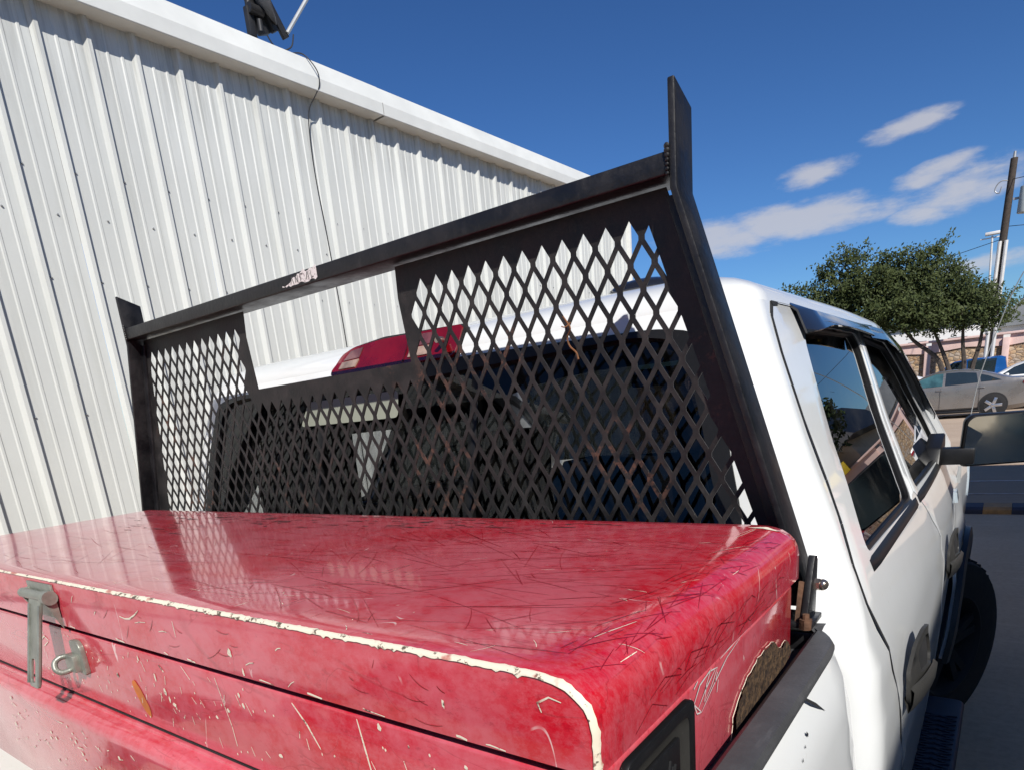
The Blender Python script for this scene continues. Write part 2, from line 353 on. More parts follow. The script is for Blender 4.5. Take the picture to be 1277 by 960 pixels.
def tube(bm, pts, r, seg=8, r2=None):
    pts = [Vector(p) for p in pts]; rings = []; n = len(pts); up = Vector((0, 0, 1))
    for i, p in enumerate(pts):
        t = (pts[min(i + 1, n - 1)] - pts[max(i - 1, 0)]).normalized()
        if abs(t.dot(up)) > .95: up = Vector((1, 0, 0))
        a = t.cross(up).normalized(); b = a.cross(t).normalized(); up = b
        rr = r if r2 is None else r + (r2 - r) * i / (n - 1)
        rings.append([bm.verts.new(p + a * math.cos(2 * math.pi * k / seg) * rr + b * math.sin(2 * math.pi * k / seg) * rr) for k in range(seg)])
    for i in range(n - 1):
        for k in range(seg): bm.faces.new((rings[i][k], rings[i][(k + 1) % seg], rings[i + 1][(k + 1) % seg], rings[i + 1][k]))
    bm.faces.new(rings[0][::-1]); bm.faces.new(rings[-1])
def prism(bm, poly, fn, a, b):
    """poly 2d points extruded between a and b, fn(u,v,w)->xyz"""
    A = [bm.verts.new(fn(u, v, a)) for u, v in poly]; B = [bm.verts.new(fn(u, v, b)) for u, v in poly]; n = len(poly)
    bm.faces.new(A[::-1]); bm.faces.new(B)
    for i in range(n): bm.faces.new((A[i], A[(i + 1) % n], B[(i + 1) % n], B[i]))
def loft(rows, closed=False):
    V = [tuple(p) for r in rows for p in r]; n = len(rows[0]); F = []
    for i in range(len(rows) - 1):
        for k in range(n if closed else n - 1):
            F.append((i * n + k, i * n + (k + 1) % n, (i + 1) * n + (k + 1) % n, (i + 1) * n + k))
    return V, F
def inside(p, poly):
    x, y = p; c = False; j = len(poly) - 1
    for i in range(len(poly)):
        xi, yi = poly[i]; xj, yj = poly[j]
        if (yi > y) != (yj > y) and x < (xj - xi) * (y - yi) / (yj - yi) + xi: c = not c
        j = i
    return c
def dens(poly, step):
    out = []
    for i in range(len(poly)):
        a = poly[i]; b = poly[(i + 1) % len(poly)]; L = math.hypot(b[0] - a[0], b[1] - a[1]); n = max(1, int(math.ceil(L / step)))
        for k in range(n): out.append((a[0] + (b[0] - a[0]) * k / n, a[1] + (b[1] - a[1]) * k / n))
    return out
def rnd(poly, r, n=4):
    """round the corners of a polygon"""
    out = []; N = len(poly)
    for i in range(N):
        p0 = Vector(poly[i - 1]); p = Vector(poly[i]); p1 = Vector(poly[(i + 1) % N])
        a = (p0 - p); b = (p1 - p); rr = min(r, a.length * .45, b.length * .45); A = p + a.normalized() * rr; B = p + b.normalized() * rr
        for k in range(n + 1):
            t = k / n; q = A * (1 - t) ** 2 + p * 2 * t * (1 - t) + B * t ** 2; out.append((q.x, q.y))
    return out
def segd(p, poly):
    best = 9
    for i in range(len(poly)):
        a = poly[i]; b = poly[(i + 1) % len(poly)]; dx, dy = b[0] - a[0], b[1] - a[1]; L = dx * dx + dy * dy
        t = 0 if L == 0 else max(0, min(1, ((p[0] - a[0]) * dx + (p[1] - a[1]) * dy) / L))
        best = min(best, math.hypot(p[0] - a[0] - t * dx, p[1] - a[1] - t * dy))
    return best
def sheet(outline, holes, fn, step=.05, grid=True, flip=False):
    pts = []; edges = []
    for poly in [outline] + holes:
        d = dens(poly, step); s = len(pts); pts += d; edges += [(s + i, s + (i + 1) % len(d)) for i in range(len(d))]
    if grid:
        x0 = min(p[0] for p in outline); x1 = max(p[0] for p in outline); y0 = min(p[1] for p in outline); y1 = max(p[1] for p in outline)
        nx = int((x1 - x0) / step); ny = int((y1 - y0) / step)
        for i in range(1, nx + 1):
            for j in range(1, ny + 1):
                p = (x0 + (i - .5 * (j % 2)) * step, y0 + j * step)
                if inside(p, outline) and segd(p, outline) > step * .4 and not any(inside(p, h) or segd(p, h) < step * .4 for h in holes): pts.append(p)
    r = geometry.delaunay_2d_cdt([Vector(p) for p in pts], edges, [], 0, 1e-6)
    V2, F2 = r[0], r[2]; F = []
    hb = [(min(p[0] for p in h), max(p[0] for p in h), min(p[1] for p in h), max(p[1] for p in h), h) for h in holes]
    for f in F2:
        c = (sum(V2[i][0] for i in f) / len(f), sum(V2[i][1] for i in f) / len(f))
        if not inside(c, outline): continue
        if any(a <= c[0] <= b and e <= c[1] <= g and inside(c, h) for a, b, e, g, h in hb): continue
        F.append(tuple(f)[::-1] if flip else tuple(f))
    return [tuple(fn(v[0], v[1])) for v in V2], F
def orient(vf, toward):
    """flip faces so that the average normal points along 'toward'"""
    V, F = vf; s = Vector()
    for f in F:
        a, b, c = Vector(V[f[0]]), Vector(V[f[1]]), Vector(V[f[2]]); s += (b - a).cross(c - a)
    return (V, [f[::-1] for f in F]) if s.dot(Vector(toward)) < 0 else vf
def dup_tree(o, loc, rz, label=None, parent=None):
    c = o.copy(); link(c)
    if parent is None:
        c.location = loc; c.rotation_euler = (0, 0, rz)
        if label: c['label'] = label
    else: c.parent = parent
    for ch in o.children: dup_tree(ch, None, None, None, c)
    return c

# ------------------------------------------------------------------ ground
def gz(y): return 0.13 * min(1, max(0, (y - 14) / 11))
def gsheet(name, x0, x1, y0, y1, mat, dz=0., nx=2, ny=2, kind='structure'):
    xs = np.linspace(x0, x1, nx); ys = np.linspace(y0, y1, ny)
    vf = loft([[(x, y, gz(y) + dz) for x in xs] for y in ys]); o = obj(name, orient(vf, (0, 0, 1)), mat); tag(o, kind=kind); return o
xs = list(np.linspace(-900, 900, 7)); ys = [-900, -100, 0, 14, 25, 60, 200, 1500]
tag(obj('ground', orient(loft([[(x, y, gz(y) - .012) for x in xs] for y in ys]), (0, 0, 1)), 'dirt_ground'), kind='structure')
tag(obj('concrete_apron', orient(loft([[(x, y, -.004) for x in (-6, 60)] for y in (-40, 9.24)]), (0, 0, 1)), 'apron_concrete'), kind='structure')
tag(obj('asphalt_lane', orient(loft([[(x, y, -.004) for x in (-30, 60)] for y in (9.66, 14.0)]), (0, 0, 1)), 'lot_asphalt'), kind='structure')
tag(obj('parking_lot', orient(loft([[(x, y, gz(y) - .004) for x in (-60, 60)] for y in (14.0, 25, 34.5)]), (0, 0, 1)), 'tan_concrete'), kind='structure')
b = BM()
for y, w in ((11.9, .09), (10.7, .05)):
    prism(b, [(-3, y), (9, y + .1), (9, y + w + .1), (-3, y + w)], lambda u, v, w_: (u, v, w_), .000, .002)
o = obj('lane_lines', b, 'line_paint', smooth=False); tag(o, kind='structure')
curb = empty('painted_curb', (0, 9.45, 0), 'low curb painted dark blue and yellow across the lane beyond the truck', 'curb')
x = -8.0; k = 0
while x < 9:
    w = .27 if k % 2 else .62
    if k == 0: w = -.145 - .62 * 8 - .27 * 8 + 8.0 + .0
    w = w if w > 0 else .62
    b = BM(); prism(b, [(9.25, -.01), (9.25, .045), (9.30, .07), (9.60, .07), (9.65, .045), (9.65, -.01)], lambda u, v, ww: (ww, u, v), x + .001, x + w - .001)
    obj('painted_block', b, 'curb_yellow' if k % 2 else 'curb_dark', curb, bevel=.004, smooth=False); x += w; k += 1

# ------------------------------------------------------------------ metal building on the left
UB = Vector((0.01836469, 0.99983135, 0)); NB = Vector((0.99983135, -0.01836469, 0)); DW = 5.10; ZB = 1.66
def WB(out, y, z): return tuple(-NB * (DW - out) + UB * y + Vector((0, 0, z)))
ang_b = math.atan2(-UB.x, UB.y)
bld = empty('metal_building', (-DW, 1, 0), 'white ribbed metal warehouse wall with eave trim along the left of the truck', 'building')
RP = .3048; Y_R0 = 2.208 + .012
def rib_profile(y0):
    """one panel: three major ribs, pairs of minor ribs; returns (along, out)"""
    pts = []
    for k in range(3):
        r = y0 + k * RP
        pts += [(r - .040, 0), (r - .018, .032), (r + .006, .032), (r + .012, .002)] 
        for m in (.110, .205):
            pts += [(r + m - .014, 0), (r + m - .007, .006), (r + m + .007, .006), (r + m + .012, 0)]
    return pts
npan = 0; y0 = Y_R0 - 3 * RP * 9; YEND = 10.02
ribs = []
while y0 + .02 < YEND:
    pr = rib_profile(y0); pr.append((y0 + 3 * RP - .0415, 0))
    pr = [(min(a, YEND), o_) for a, o_ in pr]
    off = .0008 * (npan % 2)
    rows = [[WB(o_ + off, a, z) for a, o_ in pr] for z in (0.02, 1.6, 3.0, 4.42)]
    vf = orient(loft(rows), NB)
    obj('wall_panel', vf, 'white_metal_cladding', bld, smooth=False)
    y0 += 3 * RP; npan += 1
# lap joints between panels: thin dark line on the far flank
b = BM()
for k in range(-9, 9):
    yy = Y_R0 + 3 * RP * k + .0125
    if yy < YEND: bx(b, WB(.0015, yy, 2.2), (.006, .003, 4.3), Matrix.Rotation(ang_b, 3, 'Z'))
obj('lap_joints', b, 'sealant_joint', bld, smooth=False, kind='stuff')
# screws
b = BM()
for z, ph in ((3.405, .03), (3.14, .03 + .1524), (2.75, .03), (1.9, .03), (.9, .03)):
    for k in range(-12, 26):
        yy = Y_R0 + k * RP + ph - (.0 if ph < .1 else .02)
        if yy < YEND: cyl(b, WB(.000, yy, z + random.uniform(-.004, .004)), WB(.010, yy, z), .0075, .005, 6)
obj('screw_heads', b, 'grey_metal', bld, kind='stuff')
# eave trim profile (out, z)
SC = DW / 5.0
eave = [(.0, 4.353), (.145, 4.353), (.150, 4.359), (.150, 4.395), (.150, 4.452), (.144, 4.460), (.085, 4.600), (.060, 4.612), (-.02, 4.615)]
def trim(y0, y1, d=0.):
    rows = [[WB(o_ + (d if i > 0 else 0), y, z + (d if 4 < i < 8 else 0)) for i, (o_, z) in enumerate(eave)] for y in (y0, y1)]
    return orient(loft(rows), NB)
for a, c_, d in ((-6.2, -1.1, 0), (-1.12, 5.01, .0012), (4.99, 10.16, 0)):
    obj('eave_trim', trim(a, c_, d), 'white_trim_metal', bld, smooth=True, ang=20, solid=.002)
box('trim_joint', WB(.1515, 5.0, 4.41), (.003, .006, .09), 'sealant_joint', bld, 0, Matrix.Rotation(ang_b, 3, 'Z'))
V = [WB(-.02, -6.2, 4.60), WB(-.02, 10.16, 4.60), WB(-9, 10.16, 5.35), WB(-9, -6.2, 5.35)]
obj('roof', orient((V, [(0, 1, 2, 3)]), (0, 0, 1)), 'white_trim_metal', bld, smooth=False, solid=.04)
V = [WB(-.005, YEND + .0, 0), WB(-.005, YEND, 4.6), WB(-9, YEND, 5.3), WB(-9, YEND, 0)]
obj('end_wall', orient((V, [(0, 1, 2, 3)]), UB), 'white_metal_cladding', bld, smooth=False, solid=.03)
V = [WB(-.005, -6.1, 0), WB(-.005, -6.1, 4.6), WB(-9, -6.1, 5.3), WB(-9, -6.1, 0)]
obj('end_wall', orient((V, [(0, 1, 2, 3)]), -UB), 'white_metal_cladding', bld, smooth=False, solid=.03)
box('corner_trim', WB(.01, YEND + .01, 2.2), (.09, .06, 4.35), 'white_trim_metal', bld, .004, Matrix.Rotation(ang_b, 3, 'Z'))
# cable hanging from the dish down the wall
b = BM()
cp = [(-.10, 4.08, 4.665), (-.03, 4.17, 4.655), (.075, 4.23, 4.628), (.165, 4.27, 4.50), (.160, 4.28, 4.40), (.13, 4.25, 4.33), (.06, 4.21, 4.22), (.045, 4.19, 4.0), (.042, 4.19, 3.7), (.045, 4.21, 3.35), (.04, 4.235, 2.9), (.042, 4.25, 2.4), (.04, 4.25, 1.6), (.04, 4.24, .3)]
def spline(P, n=6):
    P = [Vector(p) for p in P]; P = [P[0]] + P + [P[-1]]; out = []
    for i in range(1, len(P) - 2):
        for k in range(n):
            t = k / n; out.append(.5 * ((2 * P[i]) + (-P[i - 1] + P[i + 1]) * t + (2 * P[i - 1] - 5 * P[i] + 4 * P[i + 1] - P[i + 2]) * t * t + (-P[i - 1] + 3 * P[i] - 3 * P[i + 1] + P[i + 2]) * t ** 3))
    out.append(P[-2]); return out
tube(b, [WB(*p) for p in spline(cp)], .0048, 6)
tag(obj('hanging_cable', b, 'wire_black'), 'black cable draped over the eave and down the white ribbed wall', 'cable')
# satellite dish on the roof edge
dish = empty('satellite_dish', WB(-.06, 3.95, 4.62), 'grey satellite dish with feed arm mounted on the roof edge', 'satellite dish')
b = BM(); DC = Vector(WB(-.03, 3.98, 5.10)); axis = (Vector((.62, .72, .30))).normalized(); q = axis.to_track_quat('Z', 'Y').to_matrix()
V = []; F = []
NR, NS = 8, 40
for i in range(NR + 1):
    r = i / NR
    for k in range(NS):
        a = 2 * math.pi * k / NS; V.append(tuple(DC + q @ Vector((math.cos(a) * r * .26, math.sin(a) * r * .30, .11 * r * r - .11))))
for i in range(NR):
    for k in range(NS): F.append((i * NS + k, i * NS + (k + 1) % NS, (i + 1) * NS + (k + 1) % NS, (i + 1) * NS + k))
obj('reflector', orient((V, F), axis), 'dish_grey', dish, solid=.012)
b = BM(); tube(b, [WB(.0, 4.16, 4.78), WB(.02, 4.33, 5.0), WB(.06, 4.56, 5.30)], .015, 8)
obj('feed_arm', b, 'arm_grey', dish)
b = BM(); bx(b, WB(.065, 4.58, 5.33), (.07, .10, .07)); obj('feed_horn', b, 'arm_grey', dish, bevel=.01)
b = BM(); bx(b, WB(-.07, 3.93, 4.90), (.06, .10, .34), Matrix.Rotation(.35, 3, 'X')); bx(b, WB(-.06, 3.86, 4.78), (.05, .06, .2)); bx(b, WB(-.02, 4.06, 4.90), (.035, .36, .06), Matrix.Rotation(-1.0, 3, 'X')); bx(b, WB(-.03, 4.00, 4.88), (.05, .26, .05), Matrix.Rotation(-1.05, 3, 'X'))
obj('mount_bracket', b, 'dark_metal', dish, bevel=.006)
b = BM(); cyl(b, WB(-.07, 3.88, 4.60), WB(-.07, 3.88, 4.95), .028); cyl(b, WB(-.02, 3.84, 4.86), WB(-.02, 3.96, 4.86), .035); cyl(b, WB(-.02, 3.92, 4.72), WB(-.02, 3.92, 4.80), .022)
obj('mast', b, 'dark_metal', dish)
b = BM(); bx(b, WB(-.08, 3.90, 4.625), (.16, .22, .02)); obj('foot_plate', b, 'dark_metal', dish, bevel=.003)
b = BM(); tube(b, spline([WB(-.03, 3.98, 4.72), WB(-.02, 4.02, 4.66), WB(-.02, 4.10, 4.65), WB(-.01, 4.19, 4.70), WB(.0, 4.22, 4.79)]), .0055, 6); obj('feed_cable', b, 'wire_black', dish)

# ------------------------------------------------------------------ the white pickup
XC = -1.19
ZS = [.30, .45, .60, .85, 1.05, 1.12, 1.20, 1.30, 1.345, 1.40, 1.55, 1.71, 1.80, 1.84]
HW = [.93, .965, .99, 1.006, 1.008, 1.006, .992, .968, .950, .925, .86, .80, .765, .72]
def hw(z): return float(np.interp(z, ZS, HW)) + .07 + .007 * max(0, 1 - abs(z - 1.215) / .05) + .005 * max(0, 1 - abs(z - .93) / .06)
def Sx(y, z, side=1, off=0.):
    t = max(0., y - 1.9); return XC + side * (hw(z) - .018 * t * t + off)
def SF(side=1, off=0.): return lambda y, z: (Sx(y, z, side, off), y, z)
truck = empty('pickup_truck', (XC, 2.4, 0), 'white crew cab pickup with black window visors and grey door handles', 'pickup truck')
RZ = lambda z: float(np.interp(z, [.3, 1.28, 1.35, 1.45, 1.62, 1.76, 1.81], [1.0, 1.01, 1.055, 1.09, 1.12, 1.15, 1.18]))   # rear wall y by height
GAPP = [(1.34, 1.803), (1.292, 1.797), (1.262, 1.775), (1.235, 1.71), (1.218, 1.60), (1.208, 1.50), (1.185, 1.43), (1.145, 1.37), (1.13, 1.31), (1.18, 1.22), (1.28, 1.06), (1.40, .87), (1.45, .70), (1.46, .50)]
GY = lambda z: float(np.interp(z, [p[1] for p in GAPP[::-1]], [p[0] for p in GAPP[::-1]]))
# --- rear wall with wrapped corners : domain u in [-1,1]
RC = .055
def rear_pt(u, z, off=0.):
    s = 1 if u >= 0 else -1; a = abs(u); H = hw(z); fx = H - RC; ry = RZ(z); bow = lambda x: .018 * (x / fx) ** 2
    if a <= .70:
        x = fx * a / .70; p = (XC + s * x, ry + bow(x) * .6 - off)
    elif a <= .85:
        t = (a - .70) / .15 * math.pi / 2; p = (XC + s * (fx + (RC + off) * math.sin(t)), ry + .011 + RC - (RC + off) * math.cos(t))
    else:
        y0 = ry + .011 + RC; y1 = GY(z) - .011; y1 = max(y1, y0 + .004); p = (XC + s * (H + off), y0 + (y1 - y0) * (a - .85) / .15)
    return (p[0], p[1], z)
def x2u(x, z): return .70 * x / (hw(z) - RC)
win = [(-.855, 1.335), (.855, 1.335), (.840, 1.45), (.800, 1.62), (.755, 1.755), (.67, 1.772), (0, 1.778), (-.67, 1.772), (-.755, 1.755), (-.800, 1.62), (-.840, 1.45)]
winu = [(x2u(x, z), z) for x, z in rnd(win, .035)]
us = [(-1, .5), (1, .5), (1, 1.80), (-1, 1.80)]
vf = sheet(us, [winu], lambda u, z: rear_pt(u, z), .045)
obj('cab_rear', orient(vf, (0, -1, 0)), 'white_car_paint', truck, solid=.012, ang=50)
def inset(poly, d):
    c = Vector((sum(p[0] for p in poly) / len(poly), sum(p[1] for p in poly) / len(poly))); out = []
    for p in poly:
        v = Vector(p) - c; L = v.length; out.append(tuple(c + v * max(0, (L - d) / L)))
    return out
# rubber gasket round the rear window
wi = rnd(win, .035); wo_ = inset(wi, -.006); wn = inset(wi, .034)
vf = sheet([(x2u(x, z), z) for x, z in wo_], [[(x2u(x, z), z) for x, z in wn]], lambda u, z: rear_pt(u, z, .004), .04, grid=False)
obj('window_gasket', orient(vf, (0, -1, 0)), 'black_trim_plastic', truck, solid=.014)
vf = sheet([(x2u(x, z), z) for x, z in wi], [], lambda u, z: rear_pt(u, z, -.006), .06)
rw = obj('rear_window', orient(vf, (0, -1, 0)), 'rear_glass', truck, ang=60)
b = BM()
for x in (-.26, .26):
    for z0, z1 in ((1.34, 1.76),): bx(b, (XC + x, RZ(1.55) + .006, 1.55), (.022, .02, .43), Matrix.Rotation(-.27, 3, 'X'))
bx(b, (XC, RZ(1.42) + .004, 1.42), (.5, .014, .012)); obj('slider_frame', b, 'black_trim_plastic', rw, bevel=.002)
# --- roof: rings shrinking towards the centre
def plan(t):  # closed loop of the drip line, t in 0..1 ; returns x,y,z
    pass
loop = []
N1 = 14
for i in range(2 * N1 + 1):
    u = -1 + i / N1; u = math.copysign(abs(u) ** 1.0, u); p = rear_pt(u, 1.80); loop.append(Vector(p))
for i in range(1, 15):
    y = loop[2 * N1].y + (2.62 - loop[2 * N1].y) * i / 14; z = 1.80 - .012 * max(0, (y - 1.9)) ** 2; loop.append(Vector((Sx(y, 1.80, 1), y, z)))
for i in range(1, 10):
    a = i / 10; th = a * math.pi; hwf = hw(1.80) - .018 * .72 ** 2
    loop.append(Vector((XC + hwf * math.cos(th) if 0 else XC + hwf * (1 - 2 * a), 2.62 + .16 * (1 - abs(1 - 2 * a) ** 3), 1.793 - .0)))
for i in range(14, 0, -1):
    y = loop[0].y + (2.62 - loop[0].y) * i / 14; z = 1.80 - .012 * max(0, (y - 1.9)) ** 2; loop.append(Vector((Sx(y, 1.80, -1), y, z)))
cen = Vector((XC, 1.95, 1.80)); rows = []
for k in range(0, 15):
    r = 1 - (k / 15) ** 1.9; ring = []
    for p in loop:
        d = p - cen; hgt = .088 * (1 - r ** 5) ** .5
        ring.append((cen.x + d.x * r, cen.y + d.y * r, (p.z if k == 0 else p.z * r ** .5 + 1.795 * (1 - r ** .5)) + hgt))
    rows.append(ring)
V, F = loft(rows, True); V.append((XC, 1.95, 1.885)); n = len(loop); F += [((14) * n + k, 14 * n + (k + 1) % n, len(V) - 1) for k in range(n)]
obj('roof_panel', orient((V, F), (0, 0, 1)), 'white_car_paint', truck, ang=60)
# dusty band of the roof above the rear window
us2 = [(x2u(-.72, 1.79), 1.772), (x2u(.72, 1.79), 1.772), (x2u(.72, 1.79), 1.798), (x2u(-.72, 1.79), 1.798)]
# inner shell
b = BM()
for s in (-1, 1):
    for (ya, yb, za, zb) in ((1.16, 2.0, .5, 1.335), (2.0, 3.1, .5, 1.33)):
        bx(b, (XC + s * .955, (ya + yb) / 2, (za + zb) / 2), (.04, yb - ya, zb - za))
bx(b, (XC, 1.06, .92), (1.7, .03, .78)); bx(b, (XC, 2.1, .5), (1.8, 2.1, .05))
obj('door_cards', b, 'cabin_trim', truck, bevel=.01)
rows = []
for y in np.linspace(1.30, 2.66, 8):
    rows.append([(XC + x, y, 1.800 - .06 * abs(x / .74) ** 3 - .02 * max(0, y - 2.2)) for x in np.linspace(-.74, .74, 13)])
obj('headliner', orient(loft(rows), (0, 0, -1)), 'cabin_trim', truck)
obj('pale_strip', orient(sheet(rnd([(x2u(-.325, 1.70), 1.668), (x2u(.04, 1.70), 1.668), (x2u(.04, 1.72), 1.728), (x2u(-.30, 1.72), 1.728)], .012), [], lambda u, z: rear_pt(u, z, .006), .04), (0, -1, 0)), 'headliner_cloth', truck)  # headliner trim stand-in, put outside the tinted glass so it shows lighter
# third brake light
bl = [(-.215, 1.785), (.205, 1.785), (.21, 1.850), (-.05, 1.852), (-.15, 1.846), (-.19, 1.832), (-.21, 1.808)]
fr = lambda off: (lambda x, z: (XC + x, RZ(z) + .0 + max(0, (z - 1.80)) * .45 - off, z))
vf = sheet(rnd(inset(bl, -.006), .01), [], fr(.004), .03); lamp = obj('brake_light', orient(vf, (0, -1, 0)), 'dark_metal', truck, solid=.03)
vf = sheet(rnd(bl, .012), [], fr(.011), .025); obj('lens', orient(vf, (0, -1, 0)), 'red_lens', lamp, solid=.01)
def lens(poly, mat, off=.0128):
    vf = sheet(poly, [], fr(off), .02); obj('lens_insert', orient(vf, (0, -1, 0)), mat, lamp, solid=.003)
lens([(-.185, 1.798), (-.125, 1.798), (-.120, 1.816), (-.182, 1.814)], 'clear_lens'); lens([(-.178, 1.817), (-.120, 1.819), (-.110, 1.842), (-.155, 1.838)], 'clear_lens_grey')
lens([(.06, 1.798), (.125, 1.798), (.125, 1.818), (.055, 1.818)], 'clear_lens'); lens([(.055, 1.821), (.125, 1.821), (.12, 1.845), (.06, 1.847)], 'clear_lens_grey')
lens([(.044, 1.79), (.047, 1.79), (.047, 1.853), (.044, 1.853)], 'red_lens_deep')
for x_, r_ in ((.165, .007),):
    b = BM(); cyl(b, (XC + x_, 1.150, 1.822), (XC + x_, 1.17, 1.822), r_, seg=10); obj('lamp_screw', b, 'chrome_bolt', lamp)
# dark drip line under the roof edge above the glass
# roof antenna dome
V = []; F = []
b = BM(); g = bmesh.ops.create_uvsphere(b, u_segments=24, v_segments=12, radius=1); bmesh.ops.transform(b, matrix=Matrix.Translation((-.665, 1.45, 1.880)) @ Matrix.Diagonal((.085, .08, .026, 1)), verts=g['verts'])
obj('roof_antenna_dome', b, 'black_gloss', truck)
# --- doors (both sides)
def mir(p): return p
REAR = GAPP + [(2.255, .50), (2.262, .85), (2.25, 1.08), (2.17, 1.20), (2.10, 1.26), (2.0, 1.33), (1.955, 1.365), (2.02, 1.58), (2.085, 1.80)]
RWIN = [(1.262, 1.360), (1.905, 1.352), (1.98, 1.56), (2.045, 1.735), (2.02, 1.768), (1.50, 1.772), (1.435, 1.74), (1.40, 1.66), (1.335, 1.48)]
FRNT = [(2.092, 1.80), (2.027, 1.58), (1.962, 1.365), (2.006, 1.334), (2.106, 1.265), (2.178, 1.203), (2.258, 1.08), (2.27, .85), (2.263, .50), (3.02, .50), (3.14, .75), (3.17, 1.0), (3.14, 1.19), (3.06, 1.325), (3.22, 1.40), (3.05, 1.545), (2.80, 1.71), (2.66, 1.775), (2.5, 1.80)]
FWIN = [(2.010, 1.365), (2.93, 1.352), (3.03, 1.40), (2.98, 1.49), (2.74, 1.675), (2.56, 1.755), (2.13, 1.768), (2.105, 1.70)]
for side in (1, -1):
    n3 = (side, 0, 0)
    d = obj('rear_door', orient(sheet(dens(REAR, .2), [rnd(RWIN, .03)], SF(side), .05), n3), 'white_car_paint', truck, solid=.03, ang=55, bevel=.0022)
    obj('door_window', orient(sheet(rnd(inset(RWIN, -.015), .03), [], SF(side, -.012), .06), n3), 'side_glass' if side > 0 else 'left_glass', d, ang=60)
    obj('window_seal', orient(sheet(rnd(inset(RWIN, -.004), .03), [rnd(inset(RWIN, .013), .03)], SF(side, -.004), .05, grid=False), n3), 'black_trim_plastic', d, solid=.012)
    f = obj('front_door', orient(sheet(dens(FRNT, .2), [rnd(FWIN, .03)], SF(side), .05), n3), 'white_car_paint', truck, solid=.03, ang=55, bevel=.0022)
    obj('door_window', orient(sheet(rnd(inset(FWIN, -.015), .03), [], SF(side, -.012), .06), n3), 'side_glass' if side > 0 else 'left_front_glass', f, ang=60)
    obj('window_seal', orient(sheet(rnd(inset(FWIN, -.004), .03), [rnd(inset(FWIN, .016), .03)], SF(side, -.004), .05, grid=False), n3), 'black_trim_plastic', f, solid=.012)
    # belt mouldings
    for (ya, yb, dd) in ((1.25, 1.945, d), (1.975, 3.05, f)):
        rows = []
        for y in np.linspace(ya, yb, 14):
            e = .010 if ya < y < yb else .002
            rows.append([(Sx(y, z, side, o_), y, z) for z, o_ in ((1.332, .001), (1.333, e * .4), (1.342, e * .6), (1.350, e * .4), (1.356, -.004))])
        obj('belt_moulding', orient(loft(rows), n3), 'black_trim_plastic', dd, ang=60)
    # dark filling behind the shut lines
    b = BM()
    def strip(P, w=.022, off=-.022):
        for i in range(len(P) - 1):
            y0_, z0 = P[i]; y1_, z1 = P[i + 1]; v = Vector((y1_ - y0_, z1 - z0)); nn = Vector((-v.y, v.x)).normalized() * w
            q = [(y0_ + nn.x, z0 + nn.y), (y1_ + nn.x, z1 + nn.y), (y1_ - nn.x, z1 - nn.y), (y0_ - nn.x, z0 - nn.y)]
            b.faces.new([b.verts.new((Sx(y, z, side, off), y, z)) for y, z in q])
    strip([(y - .0055, z) for y, z in GAPP], .0052, .0012); strip([(1.285, 1.797), (1.34, 1.806), (1.7, 1.806), (2.4, 1.805)], .004, .002); strip([(2.258, .50), (2.265, .85), (2.254, 1.08), (2.174, 1.2), (2.103, 1.262), (2.003, 1.332), (1.958, 1.365), (2.023, 1.58), (2.088, 1.80)]); strip([(3.03, .5), (3.15, .75), (3.18, 1.0), (3.15, 1.19), (3.07, 1.33)])
    obj('shut_line_seals', b, 'rubber', truck, smooth=False, kind='stuff')
    # door handles
    for (y, z, dd, sc_) in ((1.300, 1.112, d, 1.), (2.300, 1.108, f, 1.)):
        hpoly = [(0, .018), (.055, .055), (.10, .072), (.135, .068), (.165, .045), (.175, .005), (.165, -.035), (.12, -.052), (.02, -.060), (0, -.035)]
        pocket = [(.050, .036), (.10, .056), (.135, .050), (.150, .030), (.150, -.002), (.14, -.010), (.060, -.006)]
        fn = lambda off: (lambda u, v: (Sx(y + u * 1.15, z + v, side, off + .004 + .17 * max(0, u) - .30 * max(0, u - .12)), y + u * 1.15, z + v))
        h = obj('door_handle', orient(sheet(rnd(hpoly, .014), [rnd(pocket, .012)], fn(.008), .02), n3), 'grey_handle_plastic', dd, solid=.007, bevel=.002)
        obj('handle_pocket', orient(sheet(rnd(inset(pocket, -.006), .012), [], fn(.0025), .03), n3), 'rubber', h)
        rows = []
        for t in np.linspace(0, 1, 9):
            yy = y + .004 + .16 * t; zz = z - .034 + .004 * t; oo = .010 + .024 * t + .006 * math.sin(t * math.pi) ** .7
            rows.append([(Sx(yy, zz, side, 0) + side * (oo + dx), yy, zz + dz) for dx, dz in ((0, .022), (.008, .014), (.007, -.010), (.003, -.024), (0, -.030), (-.008, 0))])
        obj('pull', orient(loft(rows, True), n3), 'grey_handle_plastic', h, ang=60)
    # vent shades
    rows = []
    for t in np.linspace(0, 1, 16):
        y = 1.42 + .69 * t; zt = 1.822 - .006 * t; e = min(1, math.sin(math.pi * min(1, max(0, t))) * 3.0) if t in (0, 1) else 1
        zb = (1.760 + .010 * math.sin(math.pi * t) - .012 * max(0, .25 - t) / .25)
        o1 = .028 * (1 - max(0, .06 - t) / .06 * .7)
        rows.append([(Sx(y, 1.80, side, -.045), y, zt + .003), (Sx(y, 1.80, side, -.008), y, zt - .012), (Sx(y, 1.78, side, o1 * .75), y, zt - .030), (Sx(y, zb, side, o1 + .004), y, zb)])
    obj('window_visor', orient(loft(rows), n3), 'black_gloss', d, solid=.004, ang=70)
    rows = []
    P = [(2.11, 1.818, 1.755), (2.3, 1.815, 1.752), (2.5, 1.806, 1.735), (2.66, 1.785, 1.70), (2.80, 1.735, 1.645), (2.94, 1.665, 1.565), (3.06, 1.585, 1.495), (3.12, 1.53, 1.475)]
